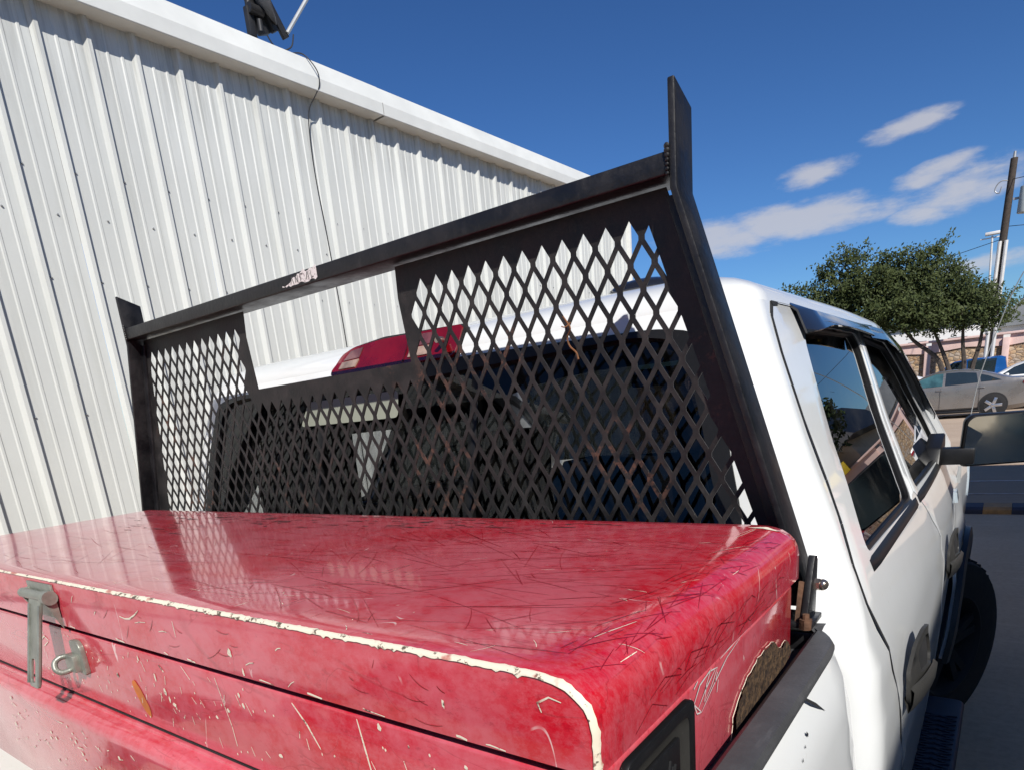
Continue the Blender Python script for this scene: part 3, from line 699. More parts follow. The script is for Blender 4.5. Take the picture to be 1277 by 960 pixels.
    for i, (y, zt, zb) in enumerate(P):
        o1 = .032 if 0 < i < len(P) - 1 else .02; yb = y - .04 * (i / (len(P) - 1))
        rows.append([(Sx(y, zt, side, -.03), y + .01, zt + .004), (Sx(y, zt, side, .010), y, zt - .012), (Sx(y, (zt + zb) / 2, side, o1), (y + yb) / 2, (zt + zb) / 2), (Sx(yb, zb, side, o1 + .004), yb, zb)])
    obj('window_visor', orient(loft(rows), n3), 'black_gloss', f, solid=.004, ang=70)
    # A pillar
    b = BM(); tube(b, [(Sx(2.62, 1.78, side, -.06), 2.62, 1.755), (Sx(2.72, 1.75, side, -.05), 2.72, 1.745), (Sx(2.85, 1.68, side, -.03), 2.86, 1.70), (Sx(3.1, 1.52, side, -.03), 3.11, 1.55), (Sx(3.35, 1.33, side, -.02), 3.36, 1.34)], .04, 10)
    obj('pillar', b, 'white_car_paint', truck)
    # front fender with arch, slight flare
    WC = (3.55, .41); RA = .50
    def FF(y, z, off=0.):
        r = math.hypot(y - WC[0], z - WC[1]); fl = .035 * math.exp(-((r - RA) / .12) ** 2) if r > .3 else 0
        zz = min(z, 1.30); x = Sx(min(y, 3.3), zz, 1, 0) - XC; x = max(x, .955 if z < 1.15 else 0) - (.10 * max(0, y - 4.3) ** 2 * 1.8)
        top = max(0, z - 1.16); x -= top * top * 3.2
        return (XC + side * (x + fl + off), y, z)
    fo = [(3.155, .50), (3.18, .75), (3.185, 1.0), (3.155, 1.19), (3.09, 1.315), (3.4, 1.30), (4.0, 1.27), (4.5, 1.22), (4.75, 1.10), (4.75, .50), (4.04, .5)]
    arch = [(WC[0] + RA * math.cos(a), WC[1] + RA * math.sin(a)) for a in np.linspace(.18, math.pi - .18, 18)]
    fo = fo[:-1] + arch
    fe = obj('front_fender', orient(sheet(fo, [], FF, .05), n3), 'white_car_paint', truck, solid=.012, ang=60)
    rows = []
    for a in np.linspace(.16, math.pi - .16, 22):
        rows.append([FF(WC[0] + r * math.cos(a), WC[1] + r * math.sin(a), o_) for r, o_ in ((RA + .05, .003), (RA + .045, .022), (RA + .0, .028), (RA - .025, .015), (RA - .03, -.06))])
    obj('arch_flare', orient(loft(rows), n3), 'black_trim_plastic', fe, ang=50)
    obj('side_marker', orient(sheet([(3.2, 1.13), (3.32, 1.13), (3.32, 1.17), (3.2, 1.17)], [], lambda y, z: FF(y, z, .012), .03), n3), 'headlamp_lens', fe, solid=.012)
    hl = [(4.35, .98), (4.74, .98), (4.74, 1.12), (4.5, 1.20), (4.35, 1.18)]
    obj('headlight', orient(sheet(hl, [], lambda y, z: FF(y, z, .006), .05), n3), 'headlamp_lens', truck, solid=.02)
    # bed side
    def BF(y, z, off=0.):
        zz = z; x = hw(min(zz, 1.16)) - .010; x -= .030 * max(0, (z - 1.17) / .15) ** 1.6 ; x -= .03 * max(0, (z - 1.28) / .05) ** 2
        x -= .03 * (max(0, y - .90) / .06) ** 2
        x += .004 if 1.10 > z > .80 else 0
        return (XC + side * (x + off), y, z)
    bo = [(-1.35, .48), (.958, .48), (.960, .9), (.958, 1.18), (.948, 1.265), (.930, 1.300), (.895, 1.322), (-1.35, 1.322)]
    arch2 = [(-.35 + .48 * math.cos(a), .42 + .48 * math.sin(a)) for a in np.linspace(.13, math.pi - .13, 18)]
    bo = [bo[0]] + arch2[::-1] + bo[1:]
    bs = obj('bed_side', orient(sheet(bo, [], BF, .05), n3), 'white_car_paint', truck, solid=.015, ang=60)
    if side == 1:
        for pl in ([(.748, 1.304), (.754, 1.305), (.768, 1.294), (.788, 1.276), (.772, 1.286), (.757, 1.296)], [(.702, 1.285), (.706, 1.287), (.709, 1.283), (.705, 1.281)], [(.687, 1.277), (.691, 1.279), (.690, 1.275)], [(.670, 1.270), (.674, 1.272), (.672, 1.267)]):
            obj('paint_chip', orient(sheet(pl, [], lambda y, z: BF(y, z, .0015), .05, grid=False), n3), 'rubber', bs, smooth=False)
    # rail cap
    def cap(y):
        e = max(0, (y - .86) / .078); w = .040 * min(1, e) ** 2.2 if e > 0 else 0
        s = side
        o_ = XC + s * 1.036 - s * w
        return [(XC + s * .93, y, 1.290), (XC + s * .975, y, 1.296), (XC + s * .988, y, 1.300), (XC + s * .994, y, 1.318), (XC + s * 1.000, y, 1.328), (XC + s * 1.006, y, 1.3335), (o_ - s * .014, y, 1.3335), (o_ - s * .004, y, 1.331), (o_, y, 1.325), (o_ - s * .002, y, 1.316)]
    ysr = list(np.linspace(-1.36, .83, 12)) + list(np.linspace(.845, .938, 8))
    obj('rail_cap', orient(loft([cap(y) for y in ysr]), (0, 0, 1)), 'grey_rail_plastic', truck, ang=28, solid=.006)
    b = BM(); bx(b, (XC + side * .87, -.2, 1.02), (.03, 2.2, .6)); obj('bed_inner_wall', b, 'white_car_paint', truck)
b = BM(); bx(b, (XC, .935, 1.02), (1.85, .02, .58)); obj('bed_front_wall', b, 'white_car_paint', truck, bevel=.008)
b = BM(); bx(b, (XC, .945, 1.308), (2.00, .035, .03)); obj('bed_front_cap', b, 'black_trim_plastic', truck, bevel=.004)
b = BM(); bx(b, (XC, -.22, .74), (1.62, 2.28, .04)); obj('bed_floor', b, 'bed_liner', truck)
b = BM(); bx(b, (XC, -1.36, 1.02), (1.62, .05, .60)); tg = obj('tailgate', b, 'white_car_paint', truck, bevel=.01)
b = BM(); bx(b, (XC, -1.40, 1.20), (.26, .03, .10)); obj('tailgate_handle', b, 'black_trim_plastic', tg, bevel=.01)
for s in (-1, 1):
    b = BM(); bx(b, (XC + s * .91, -1.35, 1.05), (.16, .07, .36)); obj('tail_light', b, 'red_lens', truck, bevel=.015)
b = BM(); bx(b, (XC, -1.52, .55), (1.9, .16, .2)); obj('rear_bumper', b, 'chrome_bolt', truck, bevel=.03)
b = BM(); bx(b, (XC, 1.6, .50), (.9, 6.0, .14)); bx(b, (XC, 1.6, .42), (1.5, .12, .08)); obj('chassis', b, 'dark_metal', truck)
# hood, nose, windshield
rows = []
for i, y in enumerate(np.linspace(3.42, 4.78, 10)):
    h = 1.345 - .02 * (y - 3.4) - .11 * max(0, (y - 4.2)) ** 2
    rows.append([(XC + x * .93, y, h - .055 * abs(x) ** 6 - .02 * abs(x) ** 2 + (.012 if .25 < abs(x) < .55 else 0)) for x in np.linspace(-1, 1, 21)])
obj('hood', orient(loft(rows), (0, 0, 1)), 'white_car_paint', truck, ang=60, solid=.01)
b = BM(); bx(b, (XC, 4.80, .88), (1.1, .08, .42)); obj('grille', b, 'dark_metal', truck, bevel=.02)
b = BM(); bx(b, (XC, 4.88, .52), (1.9, .20, .26)); obj('front_bumper', b, 'chrome_bolt', truck, bevel=.04)
rows = []
for t in np.linspace(0, 1, 8):
    y = 2.76 + .62 * t; z = 1.80 - .44 * t + .02 * math.sin(math.pi * t); w = .70 + .16 * t
    rows.append([(XC + w * x, y - .16 * abs(x) ** 2.5, z) for x in np.linspace(-1, 1, 15)])
obj('windshield', orient(loft(rows), (0, 1, 1)), 'windshield_glass', truck, ang=70)
b = BM(); bx(b, (XC, 3.15, 1.22), (1.66, .42, .24)); dash = obj('dashboard', b, 'cabin_trim', truck, bevel=.05)
b = BM()
g = []
pts = [Vector((XC - .40 + .19 * math.cos(a), 2.86 - .05 * math.sin(a), 1.20 + .18 * math.sin(a))) for a in np.linspace(0, 2 * math.pi, 25)]
tube(b, pts, .015, 8); bx(b, (XC - .40, 2.88, 1.20), (.34, .02, .05)); obj('steering_wheel', b, 'dark_metal', truck)
b = BM(); bx(b, (XC + .0, 2.68, 1.735), (.24, .03, .07)); obj('inner_mirror', b, 'dark_metal', truck, bevel=.015)
def seat(x, y, w, hr=True, h=.62):
    b = BM(); bx(b, (x, y + .28, .82), (w, .5, .16)); bx(b, (x, y, 1.10), (w, .15, h), Matrix.Rotation(.16, 3, 'X')); s = obj('seat', b, 'seat_cloth', truck, bevel=.05, seg=3)
    return s
def headrest(s, x, y, z=1.47):
    b = BM(); bx(b, (x, y, z), (.26, .11, .17)); cyl(b, (x - .07, y, z - .16), (x - .07, y, z), .007); cyl(b, (x + .07, y, z - .16), (x + .07, y, z), .007); obj('headrest', b, 'seat_cloth', s, bevel=.03, seg=3)
for x in (-.42, .42):
    s = seat(XC + x, 2.30, .50); headrest(s, XC + x, 2.22, 1.50)
s = seat(XC, 1.24, 1.45)
headrest(s, XC + .56, 1.26, 1.46)
b = BM(); bx(b, (XC - .64, 1.34, 1.50), (.44, .12, .40)); obj('headrest', b, 'seat_cloth', s, bevel=.05, seg=3)  # oversized headrest block, widened to mask part of the bright left window
for s_ in (-1, 1): box('window_mask_box', (XC + s_ * .770, 1.90, 1.705), (.05, 1.20, .15), 'cabin_trim', truck, .02)  # dark boxes added to mask the upper part of the bright left window
b = BM(); tube(b, spline([(XC + .62, 1.32, 1.70), (XC + .66, 1.34, 1.60), (XC + .63, 1.5, 1.3), (XC + .6, 1.5, 1.0)]), .02, 6); obj('seat_belt', b, 'cabin_trim', truck)
# wheels
def wheel(parent, c, R, W, steer=0., name='wheel', rimmat='wheel_alloy', side=1, spokes=5, local=False):
    M = Matrix.Translation(c) @ Matrix.Rotation(steer, 4, 'Z') @ (Matrix.Rotation(math.pi, 4, 'Z') if side < 0 else Matrix())
    prof = [(R * .60, -W / 2), (R * .80, -W / 2 - .005), (R * .95, -W / 2 + .004), (R * .985, -W / 2 + .025), (R, -W / 4), (R, W / 4), (R * .985, W / 2 - .025), (R * .95, W / 2 - .004), (R * .80, W / 2 + .005), (R * .60, W / 2)]
    n = 48; rows = []
    for k in range(n):
        a = 2 * math.pi * k / n; rows.append([tuple(M @ Vector((x, r * math.cos(a), r * math.sin(a)))) for r, x in prof])
    V, F = loft(rows + [rows[0]]); ty = obj(name, (V, F), 'tire_rubber', parent, ang=45, local=local)
    b = BM()
    for k in range(n):   # tread blocks
        a = 2 * math.pi * (k + .5) / n
        for xx in (-.30, -.10, .10, .30):
            m = M @ Matrix.Rotation(a, 4, 'X') @ Matrix.Translation((xx * W, 0, R - .003)); g = bmesh.ops.create_cube(b, size=1)
            bmesh.ops.transform(b, matrix=m @ Matrix.Rotation(.3 if k % 2 else -.3, 4, 'Z') @ Matrix.Diagonal((W * .2, 2 * math.pi * R / n * .62, .014, 1)), verts=g['verts'])
    obj('tread', b, 'tire_rubber', ty, smooth=False, local=True)
    b = BM()
    def lathe(pr):
        rr = []
        for k in range(37):
            a = 2 * math.pi * k / 36; rr.append([b.verts.new(M @ Vector((x, r * math.cos(a), r * math.sin(a)))) for r, x in pr])
        for i in range(36):
            for j in range(len(pr) - 1): b.faces.new((rr[i][j], rr[i][j + 1], rr[i + 1][j + 1], rr[i + 1][j]))
    lathe([(R * .62, W / 2 - .004), (R * .58, W / 2 + .002), (R * .54, W / 2 - .02), (R * .52, -W / 2 + .03), (.01, -W / 2 + .02)]); lathe([(R * .14, 0), (R * .13, W / 2 - .02), (.001, W / 2 - .015)])
    for k in range(spokes):
        a = 2 * math.pi * k / spokes
        for d in (-.16, .16):
            m = M @ Matrix.Rotation(a, 4, 'X') @ Matrix.Translation((W / 2 - .03, 0, 0)) @ Matrix.Rotation(d, 4, 'X') @ Matrix.Translation((0, 0, R * .33)); g = bmesh.ops.create_cube(b, size=1)
            bmesh.ops.transform(b, matrix=m @ Matrix.Diagonal((.025, R * .09, R * .44, 1)), verts=g['verts'])
    bmesh.ops.remove_doubles(b, verts=b.verts, dist=1e-5)
    obj('rim', b, rimmat, ty, local=True)
    return ty
wheel(truck, (-.228, 3.52, .41), .41, .24, math.radians(-25), side=1, rimmat='tire_rubber')  # rim coloured tyre black, standing in for the shade over it
wheel(truck, (XC * 2 + .228, 3.52, .41), .41, .24, math.radians(-25), side=-1, rimmat='dark_metal')
wheel(truck, (-.25, -.35, .41), .41, .26, 0, side=1); wheel(truck, (XC * 2 + .25, -.35, .41), .41, .26, 0, side=-1)
for y in (3.55, -.35):
    for s in (-1, 1):
        rows = [[(XC + s * x, y + .50 * math.cos(a), .42 + .50 * math.sin(a)) for x in (.60, .955)] for a in np.linspace(0, math.pi, 14)]
        rows2 = rows; obj('wheel_liner', loft(rows2), 'rubber', truck)
# running boards
for s in (1, -1):
    x0 = XC + s * 1.02; x1 = XC + s * 1.152; xm = (x0 + x1) / 2
    pl = rnd([(min(x0, x1), 1.05), (max(x0, x1), 1.05), (max(x0, x1), 2.74), (min(x0, x1), 2.74)], .035, 5)
    b = BM(); prism(b, pl, lambda u, v, w: (u, v, w), .430, .470); rb = obj('running_board', b, 'board_plastic', truck, bevel=.012, seg=3)
    b = BM()
    for k in range(int((2.62 - 1.12) / .036)):
        for d in (-1, 1):
            bx(b, (xm, 1.12 + .036 * k, .4715), (.105, .0055, .005), Matrix.Rotation(d * .30, 3, 'Z'))
    obj('tread_ribs', b, 'board_plastic', rb, smooth=False, kind='stuff')
# mirrors
for s in (1, -1):
    mx = lambda x: x if s > 0 else 2 * XC - x
    b = BM(); bx(b, (mx(-.155), 2.76, 1.366), (.15, .07, .056)); prism(b, [(2.66, 1.335), (2.86, 1.335), (2.88, 1.40), (2.84, 1.44), (2.70, 1.40)], lambda u, v, w: (w, u, v), mx(-.225), mx(-.175)); mr_ = obj('side_mirror', b, 'black_trim_plastic', truck, bevel=.007, seg=2)
    b = BM(); oc = Vector((mx(.015), 2.80, 1.413)); rm = Matrix.Rotation(s * .10, 3, 'Z')
    hp = rnd([(-.145, -.085), (.15, -.070), (.15, .090), (-.12, .088), (-.138, .07)], .025, 5); gp = rnd(inset([(-.145, -.085), (.15, -.070), (.15, .090), (-.12, .088), (-.138, .07)], .012), .022, 5)
    prism(b, hp, lambda u, v, w: tuple(oc + rm @ Vector((s * u, w, v))), -.055, .03); prism(b, inset(hp, .02), lambda u, v, w: tuple(oc + rm @ Vector((s * u, w, v))), .03, .075)
    ho = obj('mirror_housing', b, 'black_trim_plastic', mr_, bevel=.012, seg=3)
    vf = sheet(gp, [], lambda u, v: tuple(oc + rm @ Vector((s * u, -.0562 - .0, v))), .05); obj('mirror_face', orient(vf, (0, -1, 0)), 'mirror_glass', mr_)
b = BM(); tube(b, spline([(-.153, 3.5, 1.20), (-.131, 3.5, 1.447), (-.111, 3.5, 1.609), (-.072, 3.49, 1.77), (-.031, 3.47, 1.913), (.0, 3.45, 1.99)]), .0022, 6); cyl(b, (-.155, 3.5, 1.17), (-.152, 3.5, 1.24), .010, .006, 10); obj('whip_antenna', b, 'arm_grey', truck)

# ------------------------------------------------------------------ headache rack
rack = empty('headache_rack', (XC - .075, .96, 1.34), 'black steel headache rack with diamond mesh between toolbox and cab', 'headache rack')
XR = -1.1925; YR = .95
def rx(x, s): return x if s > 0 else 2 * XR - x
for s in (1, -1):
    sd = lambda x: rx(x, s)
    pts = [(.0, 0)]
    # upright plate, bent: (x centre, z)
    path = [(-.3965, 2.056), (-.3965, 1.928), (-.243, 1.452), (-.218, 1.372)]; t = .0105
    rows = []
    for i, (x, z) in enumerate(path):
        zo = .0 if i else -.022
        rows.append([(sd(x), YR, z), (sd(x + t), YR, z), (sd(x + t), YR + .060, z + zo), (sd(x), YR + .060, z + zo)])
    V, F = loft(rows, True); F += [(3, 2, 1, 0), (12, 13, 14, 15)]
    b = BM(); vv = [b.verts.new(v) for v in V]; [b.faces.new([vv[i] for i in f]) for f in F]
    obj('upright', b, 'black_rack_paint', rack, bevel=.0022)
    # flange strip inside the upright (in front of mesh)
    rows = [[(sd(x - w), YR + .034, z), (sd(x), YR + .034, z), (sd(x), YR + .044, z), (sd(x - w), YR + .044, z)] for (x, z), w in zip(path[1:], (.020, .024, .024))]
    V, F = loft(rows, True); F += [(3, 2, 1, 0), (8, 9, 10, 11)]
    b = BM(); vv = [b.verts.new(v) for v in V]; [b.faces.new([vv[i] for i in f]) for f in F]; obj('side_flange', b, 'black_rack_paint', rack, bevel=.0015)
    # bracket on the bed rail
    b = BM()
    prism(b, [(.905, 1.335), (.958, 1.335), (.965, 1.425), (.945, 1.43), (.93, 1.40)], lambda u, v, w: (w, u, v), sd(-.206), sd(-.197))
    bx(b, (sd(-.225), .935, 1.339), (.07, .06, .008)); br = obj('rail_bracket', b, 'black_rack_paint', rack, bevel=.0015)
    b = BM(); prism(b, [(.912, 1.342), (.918, 1.342), (.934, 1.395), (.930, 1.395)], lambda u, v, w: (w, u, v), sd(-.214), sd(-.206)); obj('rust_edge', b, 'rusty_steel', br)
    b = BM(); cyl(b, (sd(-.208), .948, 1.388), (sd(-.190), .948, 1.388), .0085, seg=6); g = bmesh.ops.create_uvsphere(b, u_segments=14, v_segments=10, radius=.0082); bmesh.ops.transform(b, matrix=Matrix.Translation((sd(-.187), .948, 1.388)), verts=g['verts'])
    obj('acorn_bolt', b, 'chrome_bolt', br)
    b = BM(); cyl(b, (sd(-.198), .905, 1.336), (sd(-.198), .905, 1.350), .0085, seg=6); cyl(b, (sd(-.198), .905, 1.346), (sd(-.198), .905, 1.357), .0045, seg=8); obj('clamp_bolt', b, 'rusty_steel', br)
b = BM(); bx(b, ((rx(-.398, 1) + rx(-.398, -1)) / 2, YR + .037, 1.9585), (1.589, .074, .029)); obj('top_beam', b, 'black_rack_paint', rack, bevel=.003, seg=3)
# weld beads at the beam ends
for s in (1, -1):
    b = BM()
    for k in range(7):
        g = bmesh.ops.create_uvsphere(b, u_segments=7, v_segments=5, radius=.0034 + random.uniform(-.001, .001)); bmesh.ops.transform(b, matrix=Matrix.Translation((rx(-.3985, s), YR - .001, 1.945 + .0055 * k)), verts=g['verts'])
    obj('weld_bead', b, 'black_rack_paint', rack)
# mesh sheet with diamond openings
YS = .990; PZ = .0706; ZT = 1.9105 - .0255
def colx(k):
    if k <= 12: return -1.9483 + .03805 * k
    if k >= 26: return -.9447 + .0389 * (k - 26)
    return -1.4917 + .547 * (k - 12) / 14
OPEN = [(-1.482, 1.765), (-.9555, 1.768), (-.968, 1.86), (-.967, 1.9435), (-1.482, 1.9435)]
out = [(-1.978, 1.941), (-1.482, 1.941), (-1.489, 1.885), (-1.478, 1.765), (-.955, 1.768), (-.969, 1.885), (-.967, 1.941), (-.418, 1.941), (-.240, 1.452), (-.222, 1.34), (rx(-.222, -1), 1.34), (rx(-.240, -1), 1.452)]
def clip(poly, a, b):   # keep left of a->b
    res = []; f = lambda p: (b[0] - a[0]) * (p[1] - a[1]) - (b[1] - a[1]) * (p[0] - a[0])
    for i in range(len(poly)):
        p, q_ = poly[i - 1], poly[i]; fp, fq = f(p), f(q_)
        if fp * fq < 0: t = fp / (fp - fq); res.append((p[0] + (q_[0] - p[0]) * t, p[1] + (q_[1] - p[1]) * t))
        if fq >= 0: res.append(q_)
    return res
def area(p): return .5 * sum(p[i - 1][0] * p[i][1] - p[i][0] * p[i - 1][1] for i in range(len(p)))
xi = lambda z: -.4528 + (1.917 - z) * .362 if z < 1.917 else -.4528   # inner right limit
zl = lambda z: (-1.966 - (1.917 - z) * .36 * .55)
holes = []
def addhole(cx, cz, kz):
    HH = .0263; HWd = .0147
    h = [(cx, cz - HH), (cx + HWd, cz - .003), (cx + HWd, cz + .003), (cx, cz + HH), (cx - HWd, cz + .003), (cx - HWd, cz - .003)]
    h = clip(h, (xi(1.34), 1.34), (xi(1.917), 1.917))            # right border
    if len(h) < 3: return
    h = clip(h, (zl(1.917), 1.917), (zl(1.34), 1.34))
    if len(h) < 3: return
    if cz > 1.735:
        if cx < -1.2: h = clip(h, (-1.470, 1.70), (-1.508, 1.93)) if 0 else clip(h, (-1.494, 1.735), (-1.497, 1.93))
        else: h = clip(h, (-.955, 1.93), (-.938, 1.735))
    if len(h) >= 3 and cz > 1.70 and -1.52 < cx < -.93 : h = clip(h, (-.90, 1.735), (-1.55, 1.735))
    if len(h) < 3 or abs(area(h)) < .00012: return
    # drop near-duplicate points
    g = []
    for p in h:
        if not g or math.hypot(p[0] - g[-1][0], p[1] - g[-1][1]) > .0015: g.append(p)
    if math.hypot(g[0][0] - g[-1][0], g[0][1] - g[-1][1]) < .0015: g.pop()
    if len(g) >= 3: holes.append(g)
for row in range(0, 17):
    cz = ZT - row * PZ / 2
    if cz < 1.36: break
    for k in range(-4, 44):
        if row % 2: cx = (colx(k) + colx(k + 1)) / 2
        else: cx = colx(k)
        if cz > 1.765 and -1.47 < cx < -.965: continue
        if not (-2.2 < cx < -.2): continue
        addhole(cx, cz, row)
V, F = sheet(out, holes, lambda u, v: (u, YS, v), .5, grid=False)
ms = obj('mesh_panel', orient((V, F), (0, -1, 0)), 'worn_mesh_paint', rack, solid=.0022, smooth=False, bevel=.0005, seg=1)
# gap tabs between beam and sheet: the sheet hangs from short tabs
# torn sticker residue on the beam
def jag(x0, x1, z0, z1, n=18, sl=.04):
    P = []
    for i in range(n): x = x0 + (x1 - x0) * i / (n - 1); P.append((x, z0 + random.uniform(0, .005) + (0 if i > n * .35 else .006 * (1 - i / (n * .35)) - .003)))
    for i in range(n): x = x1 - (x1 - x0) * i / (n - 1); t = 1 - i / (n - 1); P.append((x, z0 + (z1 - z0) * (min(1, .15 + 1.3 * t)) + random.uniform(-.004, .003)))
    return P
vf = sheet(jag(-1.262, -1.145, 1.948, 1.9725), [], lambda u, v: (u, YR - .0006, v), .02, grid=False)
obj('torn_sticker', orient(vf, (0, -1, 0)), 'torn_sticker', rack, smooth=False)
# weathered letter strokes on the sticker
b = BM()
for i, st in enumerate([[(0, 0), (.4, 1), (.8, 0)], [(0, 0), (0, 1), (.6, 0), (.6, 1)], [(0, .0), (0, 1), (.6, .9)], [(.1, 0), (.5, 1), (.8, .1)], [(0, 1), (.1, 0), (.6, .1)]]):
    x = -1.232 + .017 * i; z = 1.9525
    for j in range(len(st) - 1):
        a = st[j]; c_ = st[j + 1]; tube(b, [(x + a[0] * .013, YR - .0012, z + a[1] * .014 + i * .0004), (x + c_[0] * .013, YR - .0012, z + c_[1] * .014 + i * .0004)], .0007, 4)
obj('sticker_lettering', b, 'dark_metal', rack, smooth=False)
# scrap of rusty wire twisted on the mesh
b = BM(); tube(b, spline([(-.597, YS - .008, 1.797), (-.590, YS - .006, 1.786), (-.583, YS - .010, 1.776), (-.592, YS - .006, 1.764), (-.586, YS - .010, 1.750), (-.577, YS - .006, 1.739), (-.572, YS - .009, 1.728)], 4), .0014, 5)
tube(b, spline([(-.600, YS - .009, 1.782), (-.592, YS - .010, 1.780), (-.584, YS - .006, 1.786)], 4), .0010, 5)
tag(obj('rusty_wire_scrap', b, 'rusty_wire'), 'scrap of rusty wire twisted onto the diamond mesh', 'wire')

# ------------------------------------------------------------------ red toolbox
tb = empty('truck_toolbox', (-1.09, .61, 1.18), 'scratched red truck toolbox with worn white lid edge and side handle', 'toolbox')
XL = -1.995; XRt = -.203; YF = .340; YB = .885; ZTOP = 1.4835; ZLB = 1.414
def lidprof(d=0.):
    P = []
    for x, z in [(-.267, 1.4835), (-.255, 1.4832), (-.243, 1.4825), (-.233, 1.4808), (-.223, 1.4775), (-.215, 1.4725), (-.2085, 1.4655), (-.2048, 1.457), (-.203, 1.447), (-.203, 1.43), (-.203, ZLB)]: P.append((x, z))
    Lf = [(XL + (XRt - x), z) for x, z in P][::-1]
    return Lf + P
lp = lidprof(); nl = len(lp)
ysl = [YF, YF + .0015, YF + .005] + list(np.linspace(YF + .03, YB - .02, 26)) + [YB - .005, YB - .001, YB]
def sag(x, y): return -.0016 * math.sin(math.pi * (x - XL) / (XRt - XL)) ** 2 * math.sin(math.pi * (y - YF) / (YB - YF)) + .0009 * math.sin(7 * x + 3 * y) * math.sin(math.pi * (y - YF) / (YB - YF))
dense = []
for i in range(nl - 1):
    a, c_ = lp[i], lp[i + 1]; n = 40 if abs(c_[0] - a[0]) > .5 else 1
    for k in range(n): dense.append((a[0] + (c_[0] - a[0]) * k / n, a[1] + (c_[1] - a[1]) * k / n))
dense.append(lp[-1]); cx_, cz_ = (XL + XRt) / 2, ZLB
rows = []
for y in ysl:
    e = {YF: .005, YF + .0015: .0015, YB: .005, YB - .001: .0018}.get(y, 0)
    r = []
    for x, z in dense:
        xx = x - e * (1 if x > -.27 else (-1 if x < XL + .067 else 0)) * (1 if z < 1.4833 else 0); zz = z - (e if z > 1.47 else e * max(0, (z - 1.43) / .04)) + (sag(x, y) if z > 1.483 else 0)
        r.append((xx, y, zz))
    rows.append(r)
V, F = loft(rows); nd = len(dense)
V0 = len(V)
for yy in (YF, YB):   # end faces: fan strips down to the lower edge
    pass
b = BM(); vv = [b.verts.new(v) for v in V]
for f in F: b.faces.new([vv[i] for i in f])
for ri in (0, len(ysl) - 1):
    lo = [b.verts.new((rows[ri][i][0], rows[ri][i][1], ZLB)) for i in range(nd)]
    for i in range(nd - 1):
        if rows[ri][i][2] > ZLB + .0005 or rows[ri][i + 1][2] > ZLB + .0005:
            try: b.faces.new((vv[ri * nd + i], vv[ri * nd + i + 1], lo[i + 1], lo[i]))
            except Exception: pass
bmesh.ops.remove_doubles(b, verts=b.verts, dist=1e-5)
lid = obj('lid', b, 'red_paint', tb, ang=40, solid=.0)
# chipped bare edge: ribbon running along the front top edge and round the right corner
random.seed(11)
edge = [(x, z) for x, z in dense if x > XL + .07]
ep = []
for i in range(len(edge) - 1):
    a, c_ = edge[i], edge[i + 1]; L = math.hypot(c_[0] - a[0], c_[1] - a[1]); n = max(1, int(L / .0035))
    for k in range(n): ep.append((a[0] + (c_[0] - a[0]) * k / n, a[1] + (c_[1] - a[1]) * k / n))
b = BM(); prev = None; wv = .4; ph = 0
for i, (x, z) in enumerate(ep):
    if z < ZLB + .004: break
    t = (x - XL) / (XRt - XL); amp = .35 + .65 * min(1, max(0, (t - .25) / .5)); amp *= (1.15 if x > -.28 else 1)
    nz_ = .5 + .5 * math.sin(i * .37 + 2 * math.sin(i * .11)) * math.sin(i * .9 + 1.7 * math.sin(i * .05))
    spike = random.random() ** 5 * 1.2
    thin = min(1, max(.15, (x + 1.5) / .7)); amp *= thin * .62; wt_ = (-.0006 + .0019 * nz_ * amp + .003 * spike * amp); wf = (-.0010 * (1.6 - thin) + .0022 * (1 - nz_ * .6) * amp + .004 * random.random() ** 6 * amp)
    # direction towards lid interior on front face: inward normal of the profile
    j = min(i + 1, len(ep) - 1); tx, tz = ep[j][0] - ep[i - 1 if i else 0][0], ep[j][1] - ep[i - 1 if i else 0][1]; Lt = math.hypot(tx, tz) or 1; nx_, nz2 = tz / Lt, -tx / Lt
    e = .0018
    P = [(x - nx_ * -.0007, YF + .004 + wt_, z - nz2 * -.0 + .0007 + (sag(x, YF + .006) if z > 1.483 else 0)), (x + nx_ * -.0006, YF + .0020, z + .0007), (x + nx_ * .0014, YF - .0006, z + nz2 * .0014), (x + nx_ * (e + wf), YF - .0009, z + nz2 * (e + wf))]
    if x > -.232: # round corner: keep ribbon just proud of the surface
        P[0] = (x - nx_ * .0009, YF + .004 + wt_, z - nz2 * .0009); P[1] = (x - nx_ * .0006, YF + .0035, z - nz2 * .0006)
    ring = [b.verts.new(p) for p in P]
    if prev:
        for k in range(3): b.faces.new((prev[k], prev[k + 1], ring[k + 1], ring[k]))
    prev = ring
obj('worn_edge', b, 'bare_primer', lid, ang=80)
# box body below the lid
b = BM(); bx(b, (-1.098, .614, 1.3475), (1.774, .535, .113)); bd = obj('body', b, 'red_paint', tb, bevel=.004, seg=3)
b = BM(); bx(b, (-1.098, .614, 1.408), (1.74, .50, .014)); obj('lid_gap_core', b, 'rubber', tb)  # dark core standing in for the shade in the gap under the lid
bo = [(.342, 1.288), (.342, 1.284), (.332, 1.2835), (.322, 1.279), (.3165, 1.271), (.3165, 1.262), (.318, 1.10), (.84, 1.10), (.84, 1.288)]
b = BM(); prism(b, bo, lambda u, v, w: (w, u, v), -1.955, -.262); obj('lower_chest', b, 'red_paint', tb, bevel=.003, seg=3, ang=50)
b = BM(); bx(b, (-1.1, .348, 1.2895), (1.66, .002, .002)); obj('lower_seam', b, 'rubber', tb, smooth=False)
